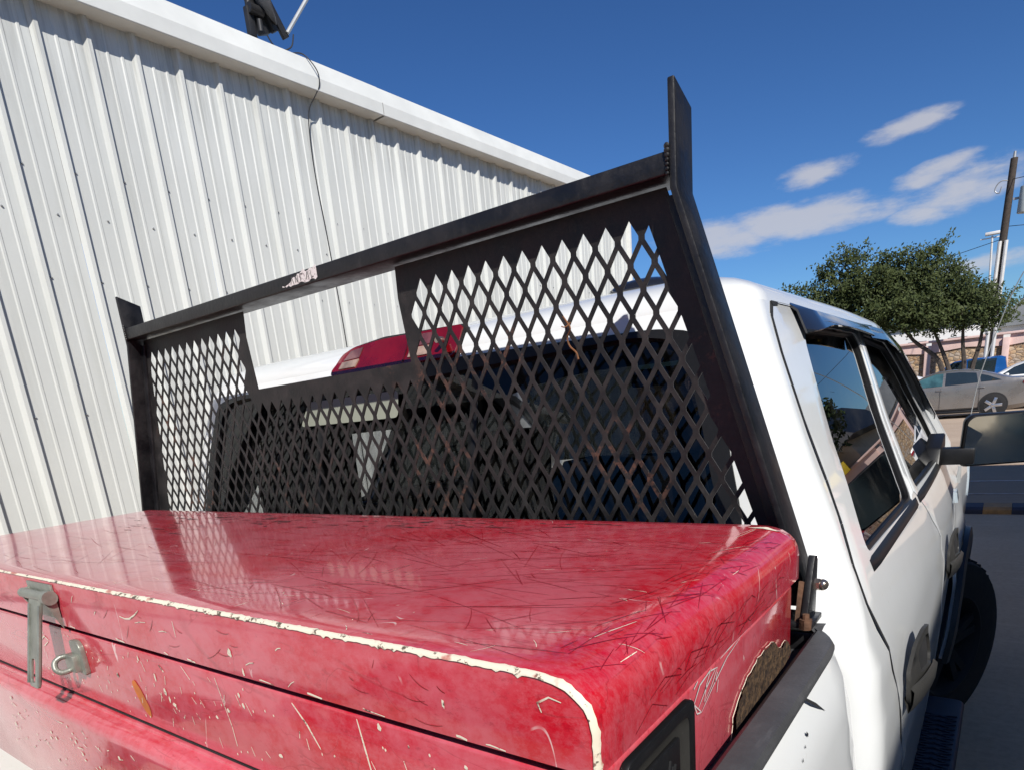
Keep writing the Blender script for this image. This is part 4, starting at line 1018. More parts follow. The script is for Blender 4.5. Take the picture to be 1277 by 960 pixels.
# hasp latch hanging from the lid
la = empty('lid_latch', (-1.17, .33, 1.46)); la.parent = tb; la.location = Vector((-1.17, .33, 1.46)) - Vector(tb.location)
la2 = BM()
bpy.data.objects.remove(la)
b = BM(); bx(b, (-1.150, .3375, 1.452), (.092, .004, .052)); prism(b, [(.338, 1.470), (.324, 1.468), (.321, 1.455), (.338, 1.410)], lambda u, v, w: (w, u, v), -1.102, -1.098)
prism(b, [(.338, 1.470), (.326, 1.468), (.324, 1.455), (.338, 1.425)], lambda u, v, w: (w, u, v), -1.192, -1.188)
lt = obj('latch_bracket', b, 'steel_latch', tb, bevel=.001)
b = BM(); cyl(b, (-1.198, .3285, 1.461), (-1.098, .3285, 1.461), .0075, seg=14); cyl(b, (-1.106, .3285, 1.461), (-1.092, .3285, 1.461), .0105, seg=14); obj('hinge_pin', b, 'steel_latch', lt)
arm = [(-.024, .0), (.024, 0), (.021, -.03), (.020, -.142), (.015, -.150), (-.015, -.150), (-.020, -.142), (-.021, -.03)]
slot = rnd([(-.012, -.143), (.004, -.143), (.004, -.102), (-.012, -.102)], .0078, 4)
def armf(off):
    def f_(u, v):
        yy = .323 - abs(v) * .22; return (-1.137 + u, yy - off, 1.458 + v * .86)
    return f_
vf = sheet(rnd(arm, .006), [slot], armf(0), .04, grid=False); obj('latch_arm', orient(vf, (0, -1, 0)), 'steel_latch', lt, solid=.0035, bevel=.0008)
b = BM()
for s in (-1, 1):
    P = [Vector(armf(-.0)(s * .0195, -v)) for v in np.linspace(.01, .145, 5)]; tube(b, P, .0026, 6)
obj('arm_rib', b, 'steel_latch', lt)
b = BM(); prism(b, rnd([(-.022, -.030), (.022, -.034), (.022, .022), (.010, .034), (-.022, .032)], .008), lambda u, v, w: (-1.088 + u * .8, w, 1.366 + v * .8), .3395, .3465); obj('staple_plate', b, 'steel_latch', tb, bevel=.001)
sp = tb.children[-1]
b = BM(); tube(b, spline([(-1.106, .340, 1.366), (-1.110, .326, 1.368), (-1.112, .317, 1.362), (-1.108, .315, 1.352), (-1.104, .322, 1.346), (-1.102, .340, 1.348)], 5), .0045, 8)
bx(b, (-1.096, .336, 1.358), (.03, .012, .026)); obj('staple_loop', b, 'steel_latch', [o for o in bpy.data.objects if o.name == 'staple_plate'][0], bevel=.002)
# side paddle handle on the right end
XS = -.2105
hpz = rnd([(.372, 1.285), (.513, 1.285), (.513, 1.402), (.380, 1.402)], .012, 4); inn = rnd(inset([(.372, 1.285), (.513, 1.285), (.513, 1.402), (.380, 1.402)], .017), .012, 4)
vf = sheet(hpz, [inn], lambda y, z: (XS + .0085, y, z), .05, grid=False); hf = obj('handle_frame', orient(vf, (1, 0, 0)), 'black_trim_plastic', tb, solid=.007, bevel=.002)
rows = []; cN = (.444, 1.34)
for r, dx in ((1.0, .007), (.94, .0035), (.88, -.0005), (.70, -.0008), (.4, -.0008), (0.05, -.0008)):
    rows.append([(XS + .0015 + dx * .9, cN[0] + (p[0] - cN[0]) * r, cN[1] + (p[1] - cN[1]) * r) for p in inn])
obj('handle_dish', orient(loft(rows, True), (1, 0, 0)), 'grey_handle_plastic', hf, ang=50)
b = BM(); bx(b, (XS + .004, .446, 1.345), (.005, .075, .062)); obj('paddle', b, 'black_trim_plastic', hf, bevel=.002)
b = BM()
for k in range(9):
    bx(b, (XS + .0070, .425 + .005 * k, 1.345 + .006 * math.sin(k * 2.3)), (.0015, .002, .030), Matrix.Rotation(-.35, 3, 'X'))
obj('paddle_grip', b, 'dark_metal', hf, smooth=False)
# rotten rusty patch at the foot of the right end, by the rail
random.seed(5)
up = [(.628, 1.292), (.632, 1.301), (.640, 1.322), (.652, 1.336), (.68, 1.346), (.707, 1.355), (.74, 1.358), (.782, 1.357), (.805, 1.346), (.826, 1.336), (.845, 1.340), (.858, 1.328)]
up = [(y + random.uniform(-.003, .003), z + random.uniform(-.002, .002)) for y, z in dens(up + [(.858, 1.30)], .012)]
up = up[:max(i for i, p in enumerate(up) if p[1] > 1.322) + 1]; poly = up + [(.862, 1.316), (.84, 1.312), (.80, 1.308), (.77, 1.309), (.734, 1.302), (.70, 1.296), (.665, 1.287)]
vf = sheet(poly, [], lambda y, z: (XS - .0005 + .0022 + .004 * max(0, 1.35 - z) / .06 + random.uniform(0, .0016), y, z), .010)
obj('rust_patch', orient(vf, (1, 0, 0)), 'rotted_rust', bd, ang=80)
b = BM(); tube(b, [(XS + .0009, y, z) for y, z in up], .0004, 5); obj('flaking_paint_edge', b, 'bare_primer', bd)
# explicit chips, scribbles and the orange mark (thin flat paint marks)
def marks(name, polys, fn, toward, mat, parent, kind='stuff'):
    V = []; F = []
    for p in polys:
        v, f_ = sheet(p, [], fn, .5, grid=False); s = len(V); V += v; F += [tuple(i + s for i in q) for q in f_]
    return obj(name, orient((V, F), toward), mat, parent, smooth=False, kind=kind if len(polys) > 1 else None)
def stroke(pts, w):
    L = []; Rr = []
    for i, p in enumerate(pts):
        a = Vector(pts[max(0, i - 1)]); c_ = Vector(pts[min(len(pts) - 1, i + 1)]); t = (c_ - a).normalized(); n = Vector((-t.y, t.x)); ww = w * (.35 + .65 * math.sin(math.pi * (i + .5) / len(pts))) * random.uniform(.7, 1.2)
        L.append((p[0] + n.x * ww, p[1] + n.y * ww)); Rr.append((p[0] - n.x * ww, p[1] - n.y * ww))
    return L + Rr[::-1]
def blob(cx, cy, rx_, ry_, n=11, j=.45):
    return [(cx + rx_ * math.cos(2 * math.pi * k / n) * random.uniform(1 - j, 1), cy + ry_ * math.sin(2 * math.pi * k / n) * random.uniform(1 - j, 1)) for k in range(n)]
random.seed(21)
lidm = [blob(-.648, 1.4395, .0050, .0065), blob(-.628, 1.420, .0025, .006), blob(-.34, 1.4425, .0018, .005)] + [stroke([(x, z), (x + dx / 2, z + dz / 2 + .001), (x + dx, z + dz)], .0006) for x, z, dx, dz in [(-.76, 1.462, .0, -.02), (-.80, 1.444, .02, .002), (-.86, 1.448, .03, .004), (-.62, 1.43, .016, .005), (-.55, 1.418, .012, .008), (-1.05, 1.455, .012, .012), (-.98, 1.445, .008, .006), (-.56, 1.455, .01, .004)]]
lidm += [stroke([(-.90, 1.452), (-.885, 1.4505), (-.872, 1.452), (-.855, 1.459), (-.842, 1.466)], .0011), stroke([(-.245, 1.455), (-.248, 1.462), (-.238, 1.468), (-.228, 1.466)], .0009)]
lidm += [stroke([(x, 1.416 + random.uniform(0, .002)), (x + .004, 1.417), (x + random.uniform(.008, .03), 1.4155)], random.uniform(.0007, .0016)) for x in [-1.25, -1.08, -.93, -.80, -.745, -.60, -.52, -.44, -.33, -.30]]
marks('paint_chips', lidm, lambda u, v: (u, YF - .0008, v), (0, -1, 0), 'bare_primer', lid)
random.seed(31)
def zt(x, y): return float(np.interp(x, [-.267, -.243, -.223, -.2085], [1.4835, 1.4825, 1.4775, 1.4655])) + (sag(x, y) if x < -.267 else 0) + .0005
dk = []
for _ in range(330):
    x = random.choice([random.uniform(-1.6, -.28), random.uniform(-.8, -.27)]); y = random.uniform(.37, .84); a = random.choice([.5, .6, .75, 2.5, 2.3, .1, 3.0]) + random.gauss(0, .25); L = random.uniform(.03, .20); c0 = random.uniform(-.12, .12)
    P = [(x + math.cos(a + c0 * k / 5) * L * k / 5, y + math.sin(a + c0 * k / 5) * L * k / 5 * .6) for k in range(6)]
    if all(p[0] < -.235 and .35 < p[1] < .87 for p in P): dk.append(stroke(P, random.uniform(.0002, .0006)))
marks('dark_scratches', dk, lambda x, y: (x, y, zt(x, y)), (0, 0, 1), 'fresh_red', lid)
lw = []
for _ in range(34):
    x = random.gauss(-.36, .09) if random.random() < .6 else random.uniform(-1.4, -.3); y = random.uniform(.35, .42) if random.random() < .6 else random.uniform(.36, .8); a = random.uniform(0, 3.1); L = random.uniform(.004, .03)
    P = [(x + math.cos(a + .04 * k) * L * k / 4, y + math.sin(a + .04 * k) * L * k / 4 * .7) for k in range(5)]
    if all(p[0] < -.235 and .346 < p[1] < .87 for p in P): lw.append(stroke(P, random.uniform(.00025, .0005)))
marks('pale_scratches', lw, lambda x, y: (x, y, zt(x, y)), (0, 0, 1), 'bare_primer', lid)
rd = []; rp = []
for _ in range(130):
    x = random.uniform(-.262, -.212); y = random.uniform(.36, .86); L = random.uniform(.01, .07); a = random.gauss(1.35, .35)
    P = [(x + math.cos(a) * L * k / 6, y + math.sin(a) * L * k / 6) for k in range(7)]
    if all(-.275 < p[0] < -.2088 and .345 < p[1] < .875 for p in P): (rd if random.random() < .93 else rp).append(stroke(P, random.uniform(.0002, .0005)))
marks('dark_scratches', rd, lambda x, y: (x, y, float(np.interp(x, [-.267, -.255, -.243, -.233, -.223, -.215, -.2085], [1.4835, 1.4832, 1.4825, 1.4808, 1.4775, 1.4725, 1.4655])) + .0007), (0, 0, 1), 'fresh_red', lid)
marks('pale_scratches', rp, lambda x, y: (x, y, float(np.interp(x, [-.267, -.255, -.243, -.233, -.223, -.215, -.2085], [1.4835, 1.4832, 1.4825, 1.4808, 1.4775, 1.4725, 1.4655])) + .0007), (0, 0, 1), 'bare_primer', lid)
sm = [stroke([(y, z), (y + random.uniform(.01, .04), z + random.uniform(-.006, .014)), (y + random.uniform(.04, .07), z + random.uniform(-.004, .02))], random.uniform(.0003, .0007)) for y, z in [(random.uniform(.36, .80), random.uniform(1.418, 1.446)) for _ in range(34)]]
marks('dark_scratches', [p for p in sm if all(q[1] < 1.452 and q[0] < .87 for q in p)], lambda y, z: (XRt + .0006, y, z), (1, 0, 0), 'fresh_red', lid)
gs = []
for cx0, cy0, n, sx_, sy_ in ((-1.35, .80, 70, .20, .028), (-1.48, .70, 22, .08, .03), (-.80, .82, 45, .14, .025), (-1.0, .85, 30, .3, .01), (-1.7, .82, 26, .12, .02)):
    for _ in range(n):
        x = random.gauss(cx0, sx_); y = random.gauss(cy0, sy_); L = random.uniform(.008, .05)
        P = [(x + L * k / 4, y + .0015 * random.uniform(-1, 1) + .05 * L * k / 4) for k in range(5)]
        if all(-1.9 < p[0] < -.3 and .36 < p[1] < .872 for p in P): gs.append(stroke(P, random.uniform(.0006, .0020)))
marks('grime_scuffs', gs, lambda x, y: (x, y, zt(x, y) + .0002), (0, 0, 1), 'scuff_dark', lid)
df = []
for _ in range(22):
    x = random.uniform(-1.0, -.3); z = random.uniform(1.42, 1.465); a = random.uniform(-1.2, -.2) if random.random() < .6 else random.uniform(.2, 1.2); L = random.uniform(.01, .05)
    P = [(x + math.cos(a + .02 * k) * L * k / 5, z + math.sin(a + .1 * k) * L * k / 5 * .6) for k in range(6)]
    if all(p[0] < -.24 and 1.418 < p[1] < 1.472 for p in P): df.append(stroke(P, random.uniform(.0003, .0006)))
marks('dark_scratches', df, lambda u, v: (u, YF - .0005, v), (0, -1, 0), 'fresh_red', lid)
bom = [blob(-.858, 1.372, .003, .007), blob(-.840, 1.355, .004, .006), blob(-.832, 1.346, .003, .006), blob(-.822, 1.340, .006, .004), blob(-.895, 1.392, .0025, .005), blob(-.975, 1.355, .004, .004), blob(-.66, 1.385, .003, .004), blob(-.655, 1.373, .003, .005), blob(-.69, 1.36, .004, .004), blob(-.43, 1.398, .003, .005), blob(-.72, 1.345, .003, .003), blob(-.33, 1.385, .0025, .0025), blob(-.60, 1.325, .005, .003),
       stroke([(-.705, 1.398), (-.698, 1.37), (-.690, 1.34), (-.688, 1.315)], .0008), stroke([(-.56, 1.396), (-.54, 1.375), (-.525, 1.352)], .0012), stroke([(-.84, 1.392), (-.83, 1.384)], .0013), stroke([(-.46, 1.40), (-.455, 1.37), (-.45, 1.34)], .0011), stroke([(-.78, 1.40), (-.765, 1.385)], .0008), stroke([(-1.24, 1.372), (-1.225, 1.380), (-1.21, 1.374)], .0012), stroke([(-1.235, 1.362), (-1.215, 1.371)], .0010)]
bom += [blob(random.uniform(-1.3, -.30), random.uniform(1.30, 1.395), .0014, .0022, 7) for _ in range(70)] + [stroke([(x, z), (x + random.uniform(-.006, .008), z - random.uniform(.004, .014))], .0006) for x, z in [(random.uniform(-1.3, -.3), random.uniform(1.31, 1.40)) for _ in range(45)]]
bf = .3465
marks('paint_chips', bom, lambda u, v: (u, bf - .0009, v), (0, -1, 0), 'bare_primer', bd)
low = [c for c in tb.children if c.name.startswith('lower_chest')][0]
lom = [blob(random.uniform(-1.45, -.45), random.uniform(1.14, 1.255), random.uniform(.0015, .005), random.uniform(.0015, .005), 8) for _ in range(75)] + [stroke([(x, z), (x + random.uniform(.003, .02), z - random.uniform(-.004, .008))], .0010) for x, z in [(random.uniform(-1.4, -.5), random.uniform(1.15, 1.258)) for _ in range(60)]]
marks('paint_chips', lom, lambda u, v: (u, .3165 + (1.262 - v) * .0093 - .0009, v), (0, -1, 0), 'bare_primer', low)
marks('orange_mark', [rnd([(-.935, 1.352), (-.925, 1.357), (-.912, 1.345), (-.897, 1.318), (-.900, 1.303), (-.915, 1.312), (-.93, 1.335)], .006)], lambda u, v: (u, bf - .0008, v), (0, -1, 0), 'orange_mark', bd)
scr = [[(.52, 1.395), (.535, 1.380), (.548, 1.369), (.537, 1.372), (.530, 1.385), (.545, 1.398), (.57, 1.402), (.592, 1.398), (.575, 1.385), (.556, 1.376)], [(.548, 1.369), (.58, 1.383), (.62, 1.398), (.66, 1.4045)], [(.556, 1.376), (.562, 1.392), (.575, 1.404)], [(.53, 1.400), (.54, 1.404)], [(.585, 1.384), (.592, 1.393)], [(.60, 1.404), (.65, 1.4065), (.70, 1.4065)], [(.59, 1.372), (.594, 1.384)], [(.54, 1.376), (.56, 1.388), (.585, 1.398)]]
marks('chalk_scribble', [stroke(dens(s, .006)[:-max(1, int(math.hypot(s[0][0] - s[-1][0], s[0][1] - s[-1][1]) / .006) or 1)] if len(s) > 2 else s, .0008) for s in scr], lambda y, z: (XS + .0010, y, z), (1, 0, 0), 'bright_white_paint', bd)
marks('chipped_corner', [rnd([(-.262, .855), (-.24, .868), (-.214, .870), (-.226, .861), (-.24, .856)], .002)], lambda x, y: (x, y, float(np.interp(x, [-.27, -.243, -.223, -.2085], [1.4835, 1.4825, 1.4775, 1.4655])) + .0014), (0, 0, 1), 'bare_primer', lid)

# ------------------------------------------------------------------ background vehicles
def car_body(prof, belt, W, parent, mat):
    """prof: list of (x along, ztop, zroofflag). cross-sections along x; local, nose at -x"""
    rows = []
    for x, zt, zb, w in prof:
        bz = min(belt(x), zt); ww = W * w
        ring = [(x, -ww * .86, zb), (x, -ww * .98, zb + .12), (x, -ww, (zb + bz) / 2 + .05), (x, -ww * .975, bz - .04), (x, -ww * .93, bz)]
        k = max(0, zt - bz)
        ring += [(x, -ww * (.93 - .16 * min(1, k / .45)) + .0, bz + k * .85), (x, -ww * (.93 - .30 * min(1, k / .45)) + .0, zt - .01), (x, -ww * .3, zt + .012)]
        ring += [(x, -y, z) for _, y, z in ring[::-1]]
        rows.append(ring)
    V, F = loft(rows, True); n = len(rows[0]); F += [tuple(range(n))[::-1], tuple((len(rows) - 1) * n + i for i in range(n))]
    b = BM(); vv = [b.verts.new(v) for v in V]; [b.faces.new([vv[i] for i in f]) for f in F]
    return obj('body', b, mat, parent, ang=32, local=True)
def sidewin(poly, W, belt, ztop, parent, name='window', mat='car_window', s=-1, kd=.38):
    def f_(x, z):
        bz = belt(x); k = max(0, z - bz); w = W * (.93 - .16 * min(1, k / kd)); return (x, s * (w + .008), z)
    return obj(name, orient(sheet(poly, [], f_, .12), (0, s, 0)), mat, parent, solid=.006, local=True)
def sedan(name, loc, rz, label, paint, wins='car_window', group=None):
    r = empty(name, loc, label, 'car', group, rz); W = .91
    belt = lambda x: .93 + .055 * (x + 2.3) / 4.6
    P = [(-2.30, .62, .30, .70), (-2.26, .72, .22, .82), (-2.0, .80, .18, .93), (-1.5, .90, .18, .98), (-1.12, .975, .18, 1), (-.85, 1.12, .18, 1), (-.5, 1.30, .18, 1), (-.15, 1.40, .18, 1), (.25, 1.425, .18, 1), (.65, 1.40, .18, 1), (1.05, 1.31, .18, 1), (1.45, 1.17, .18, 1), (1.75, 1.075, .18, .99), (2.05, 1.055, .22, .96), (2.26, 1.03, .28, .88), (2.32, .80, .34, .80)]
    bd_ = car_body(P, belt, W, r, paint)
    for s in (-1, 1):
        sidewin([(-.92, .965), (.02, .985), (.02, 1.345), (-.18, 1.345), (-.55, 1.22)], W, belt, 1.4, bd_, s=s, mat=wins)
        sidewin([(.09, .985), (.93, 1.01), (.86, 1.29), (.45, 1.345), (.09, 1.35)], W, belt, 1.4, bd_, s=s)
        sidewin([(1.0, 1.02), (1.50, 1.035), (1.15, 1.19), (.95, 1.25)], W, belt, 1.4, bd_, s=s)
        b = BM(); bx(b, (2.16, s * .78, .93), (.30, .22, .10)); obj('tail_lamp', b, 'tail_lamp', bd_, bevel=.03, local=True)
        b = BM(); bx(b, (-2.12, s * .72, .68), (.25, .26, .10)); obj('head_lamp', b, 'headlamp_lens', bd_, bevel=.03, local=True)
        b = BM(); bx(b, (0, s * .86, .19), (2.2, .10, .08)); obj('sill', b, 'black_trim_plastic', bd_, bevel=.02, local=True)
        for x in (-.05, 1.02):
            b = BM(); bx(b, (x + .0, s * .905, .86), (.17, .03, .025)); obj('door_handle', b, paint, bd_, bevel=.008, local=True)
        for xx in ([-.98, .98], [.06, .98]): pass
        for x in (-.02, .98):
            b = BM(); bx(b, (x, s * .914, .60), (.008, .004, .62)); obj('door_gap', b, 'rubber', bd_, smooth=False, local=True)
        b = BM(); bx(b, (-.72, s * .98, .99), (.10, .16, .11)); obj('wing_mirror', b, paint, bd_, bevel=.03, local=True)
        for x in (-1.36, 1.34):
            b = BM(); cyl(b, (x, s * .70, .33), (x, s * .912, .33), .370, seg=32); obj('wheel_arch', b, 'rubber', bd_, local=True)
            wheel_s(r, x, s * .82, .325, .2, s)
    return r
def wheel_s(parent, x, y, R, W, s):
    b = BM(); cyl(b, (x, y - W / 2, R), (x, y + W / 2, R), R, seg=32); w = obj('wheel', b, 'tire_rubber', parent, bevel=.02, local=True)
    b = BM(); yo = y + s * (W / 2 + .004); cyl(b, (x, yo - s * .01, R), (x, yo, R), R * .70, seg=28); obj('rim_back', b, 'tire_rubber', w, local=True)
    b = BM()
    for k in range(5):
        a = 2 * math.pi * k / 5 + .3
        bx(b, (x + math.sin(a) * R * .38, yo + s * .008, R + math.cos(a) * R * .38), (R * .26, .012, R * .66), Matrix.Rotation(a, 3, 'Y'))
    cyl(b, (x, yo, R), (x, yo + s * .02, R), R * .16, seg=16); obj('rim', b, 'wheel_alloy', w, bevel=.004, local=True)
GZ = .13
sedan('parked_sedan', (-1.75, 25.0 + .9, GZ), 0, 'silver sedan parked side on beyond the painted curb', 'silver_paint', 'car_window_teal')
sedan('parked_sedan', (-3.9, 29.6, GZ), .1, 'white car mostly hidden behind the silver sedan front window', 'bright_white_paint')
sedan('parked_sedan', (.55, 28.9, GZ + .12), .02, 'white car with dark glass behind the silver sedan roof', 'bright_white_paint')
def pickup_bg(loc, rz, label, paint):
    r = empty('parked_pickup', loc, label, 'pickup truck', None, rz); W = .97
    belt = lambda x: 1.20
    P = [(-2.7, 1.0, .45, .85), (-2.6, 1.12, .38, .95), (-1.6, 1.20, .34, 1), (-1.45, 1.21, .34, 1), (-1.0, 1.55, .34, 1), (-.6, 1.80, .34, 1), (.0, 1.86, .34, 1), (.9, 1.86, .34, 1), (1.05, 1.80, .34, 1), (1.15, 1.25, .34, 1), (1.2, 1.22, .34, 1), (2.7, 1.22, .4, 1), (2.75, 1.2, .45, .98)]
    bd_ = car_body(P, belt, W, r, paint)
    for s in (-1, 1):
        sidewin([(-1.2, 1.24), (-.25, 1.24), (-.25, 1.80), (-.62, 1.76)], W, belt, 1.7, bd_, s=s, kd=.56); sidewin([(-.12, 1.24), (.75, 1.24), (.78, 1.80), (-.12, 1.80)], W, belt, 1.7, bd_, s=s, kd=.56)
        for x in (-1.75, 1.75):
            b = BM(); cyl(b, (x, s * .72, .42), (x, s * .98, .42), .46, seg=28); obj('wheel_arch', b, 'rubber', bd_, local=True); wheel_s(r, x, s * .86, .40, .25, s)
        b = BM(); bx(b, (2.70, s * .86, 1.05), (.10, .16, .28)); obj('tail_lamp', b, 'tail_lamp', bd_, bevel=.02, local=True)
    return r
pickup_bg((-1.32, 33.0, GZ - .10), 0, 'bright blue pickup parked in front of the stone wall', 'blue_paint')
sedan('red_car', (4.6, 17.5, .05), 1.45, 'red car parked out to the right, seen mirrored in the truck windows', 'red_vehicle_paint')

# ------------------------------------------------------------------ stone wall with pink frame
sw = empty('stone_wall', (0, 36, GZ), 'long stone infill wall with pink stucco pillars and coping behind the parked cars', 'wall')
XW0, XW1 = -30, 30; pxs = [-27 + 2.78 * k + .0 for k in range(22)]
sh = -.34 - (-27 + 2.78 * round((-.34 + 27) / 2.78)); pxs = [p + sh for p in pxs]
for i, p in enumerate(pxs):
    box('pillar', (p, 35.93, 1.35), (.24, .30, 2.55), 'pink_stucco', sw, .01)
    if i < len(pxs) - 1:
        q_ = pxs[i + 1]
        b = BM(); prism(b, [(p + .12, .1), (q_ - .12, .1), (q_ - .12, 2.30), ((p + q_) / 2, 2.42), (p + .12, 2.30)], lambda u, v, w: (u, w, v), 35.96, 36.10); obj('stone_infill', b, 'rubble_stone', sw, smooth=False)
        b = BM(); prism(b, [(p + .12, 2.302), ((p + q_) / 2, 2.422), (q_ - .12, 2.302), (q_ - .12, 2.74), (p + .12, 2.74)], lambda u, v, w: (u, w, v), 35.90, 36.12); obj('frieze', b, 'pink_stucco', sw, smooth=False)
box('coping', (-.3, 36.0, 2.79), (60, .44, .09), 'pink_stucco', sw, .01)

# ------------------------------------------------------------------ far buildings
fb = empty('far_white_building', (-5, 52, 0), 'white flat building behind the stone wall and the tree', 'building')
box('wall', (-6.0, 53, 2.1), (9.5, 5, 4.0), 'far_white_wall', fb, .02); box('parapet', (-6.0, 53, 4.18), (9.8, 5.3, .16), 'far_grey_roof', fb, .02)
for k in range(4): box('window', (-9.2 + 2.1 * k, 50.48, 2.9), (1.0, .06, .9), 'car_window', fb, .01)
fg = empty('far_grey_building', (3, 56, 0), 'grey roofed low building behind the stone wall at right', 'building')
box('wall', (5.4, 58, 1.9), (12.8, 6, 3.8), 'far_white_wall', fg, .02)
b = BM(); prism(b, [(-1.3, 3.8), (12.1, 3.8), (12.1, 4.6), (10.8, 5.4), (.2, 5.4), (-1.3, 4.2)], lambda u, v, w: (u, w, v), 54.7, 61.3); obj('roof', b, 'far_grey_roof', fg, smooth=False)
for k in range(5): box('window', (.6 + 2.1 * k, 54.98, 2.9), (1.2, .06, .9), 'car_window', fg, .01)
# shop on the right seen mirrored in the side windows
sh_ = empty('corner_shop', (10.5, 40, 0), 'tan shop with dark grey roof and yellow sign, mirrored in the truck windows', 'building')
box('wall', (10.8, 43, 1.9), (9.6, 14, 3.6), 'shop_stucco', sh_, .02)
b = BM(); prism(b, [(5.4, 3.7), (16.2, 3.7), (14.0, 6.2), (7.6, 6.2)], lambda u, v, w: (u, w, v), 35.2, 50.8); obj('roof', b, 'shop_roof_grey', sh_, smooth=False)
box('yellow_fascia', (7.4, 35.5, 3.0), (1.5, .2, .5), 'sign_yellow', sh_, .02); box('shop_window', (7.5, 35.96, 1.6), (2.4, .08, 1.5), 'car_window', sh_, .02); box('shop_door', (10.2, 35.96, 1.25), (1.1, .08, 2.2), 'cabin_trim', sh_, .02)
# out-of-view clad building, added to cast the shade on the passenger side
wh = empty('added_shade_building', (3.6, -2, 0), 'grey green clad building added out of view to cast shade on the ground, in the mirror', 'building')
HB = 5.20; XH = 3.5
box('wall', (XH + 3, -3.0, HB / 2 - .06), (6, 25.6, HB - .12), 'green_grey_siding', wh, .02); box('roof', (XH + 3.0, -3.0, HB - .06), (6.1, 25.8, .12), 'far_grey_roof', wh, .02)
for k in range(4): box('door', (XH - .02, -12 + 6 * k, 1.1), (.06, 1.1, 2.2), 'cabin_trim', wh, .01)

# ------------------------------------------------------------------ poles and wires
up_ = empty('utility_pole', (-.80, 34, GZ), 'leaning wooden utility pole with white conduits and a grey transformer', 'utility pole')
b = BM(); tube(b, [(-.92, 34, .1), (-.84, 34, 3), (-.76, 34, 6.0), (-.655, 34, 8.9)], .16, 12, .115); obj('pole', b, 'pole_wood', up_)
b = BM(); tube(b, [(-1.02, 33.84, .1), (-.93, 33.84, 3), (-.845, 33.84, 6.1)], .065, 8); obj('conduit', b, 'white_conduit', up_)
b = BM(); tube(b, [(-.80, 33.84, .1), (-.71, 33.84, 3), (-.645, 33.84, 6.1)], .065, 8); obj('conduit', b, 'white_conduit', up_)
b = BM(); cyl(b, (-.18, 33.9, 6.95), (-.14, 33.9, 7.85), .24, seg=20); tr_ = obj('transformer', b, 'transformer_paint', up_, bevel=.02)
b = BM(); cyl(b, (-.24, 33.9, 7.85), (-.24, 33.9, 8.15), .05, .03, 8); cyl(b, (-.06, 33.9, 7.85), (-.06, 33.9, 8.1), .05, .03, 8); bx(b, (-.42, 33.95, 7.5), (.3, .06, .08)); obj('bushing', b, 'grey_metal', tr_)
b = BM(); tube(b, spline([(-.70, 34, 8.15), (-.95, 33.9, 8.2), (-1.10, 33.9, 8.1), (-1.16, 33.9, 7.9), (-1.02, 33.9, 7.8), (-.96, 33.9, 8.0)], 5), .022, 6); obj('insulator_bracket', b, 'grey_metal', up_); b = BM(); cyl(b, (-.66, 34, 8.85), (-.65, 34, 9.12), .06, .04, 8); obj('insulator', b, 'grey_metal', up_)
lp_ = empty('light_pole', (-1.05, 40, GZ), 'slim pale light pole with flat lamp head behind the tree', 'street lamp')
b = BM(); tube(b, [(-1.12, 40, .1), (-1.30, 40, 7.2)], .055, 8, .04); obj('pole', b, 'white_conduit', lp_)
b = BM(); bx(b, (-1.30, 40, 7.30), (.55, .3, .12)); bx(b, (-1.30, 40, 7.12), (.9, .06, .05)); obj('lamp_head', b, 'far_white_wall', lp_, bevel=.02)
def wire(name, a, c_, sagz, lab, r=.012):
    a = Vector(a); c_ = Vector(c_); b = BM(); tube(b, [a.lerp(c_, t) + Vector((0, 0, -sagz * 4 * t * (1 - t))) for t in np.linspace(0, 1, 18)], r, 5); tag(obj(name, b, 'wire_black'), lab, 'wire')
wire('power_line', (-.72, 34, 6.2), (-40, 52, 8.3), 1.8, 'lower power line running left from the leaning utility pole behind the tree')
wire('power_line', (-.65, 34, 6.6), (30, 36, 7.2), 1.0, 'power line running right from the utility pole below the transformer')
wire('power_line', (-.70, 34, 8.2), (9, 20, 7.6), .6, 'high power line crossing over the lot, mirrored in the truck window')
wire('power_line', (-.70, 34, 4.9), (-45, 60, 6.0), 1.2, 'thin cable low across the sky between the pole and the tree crown', .009)

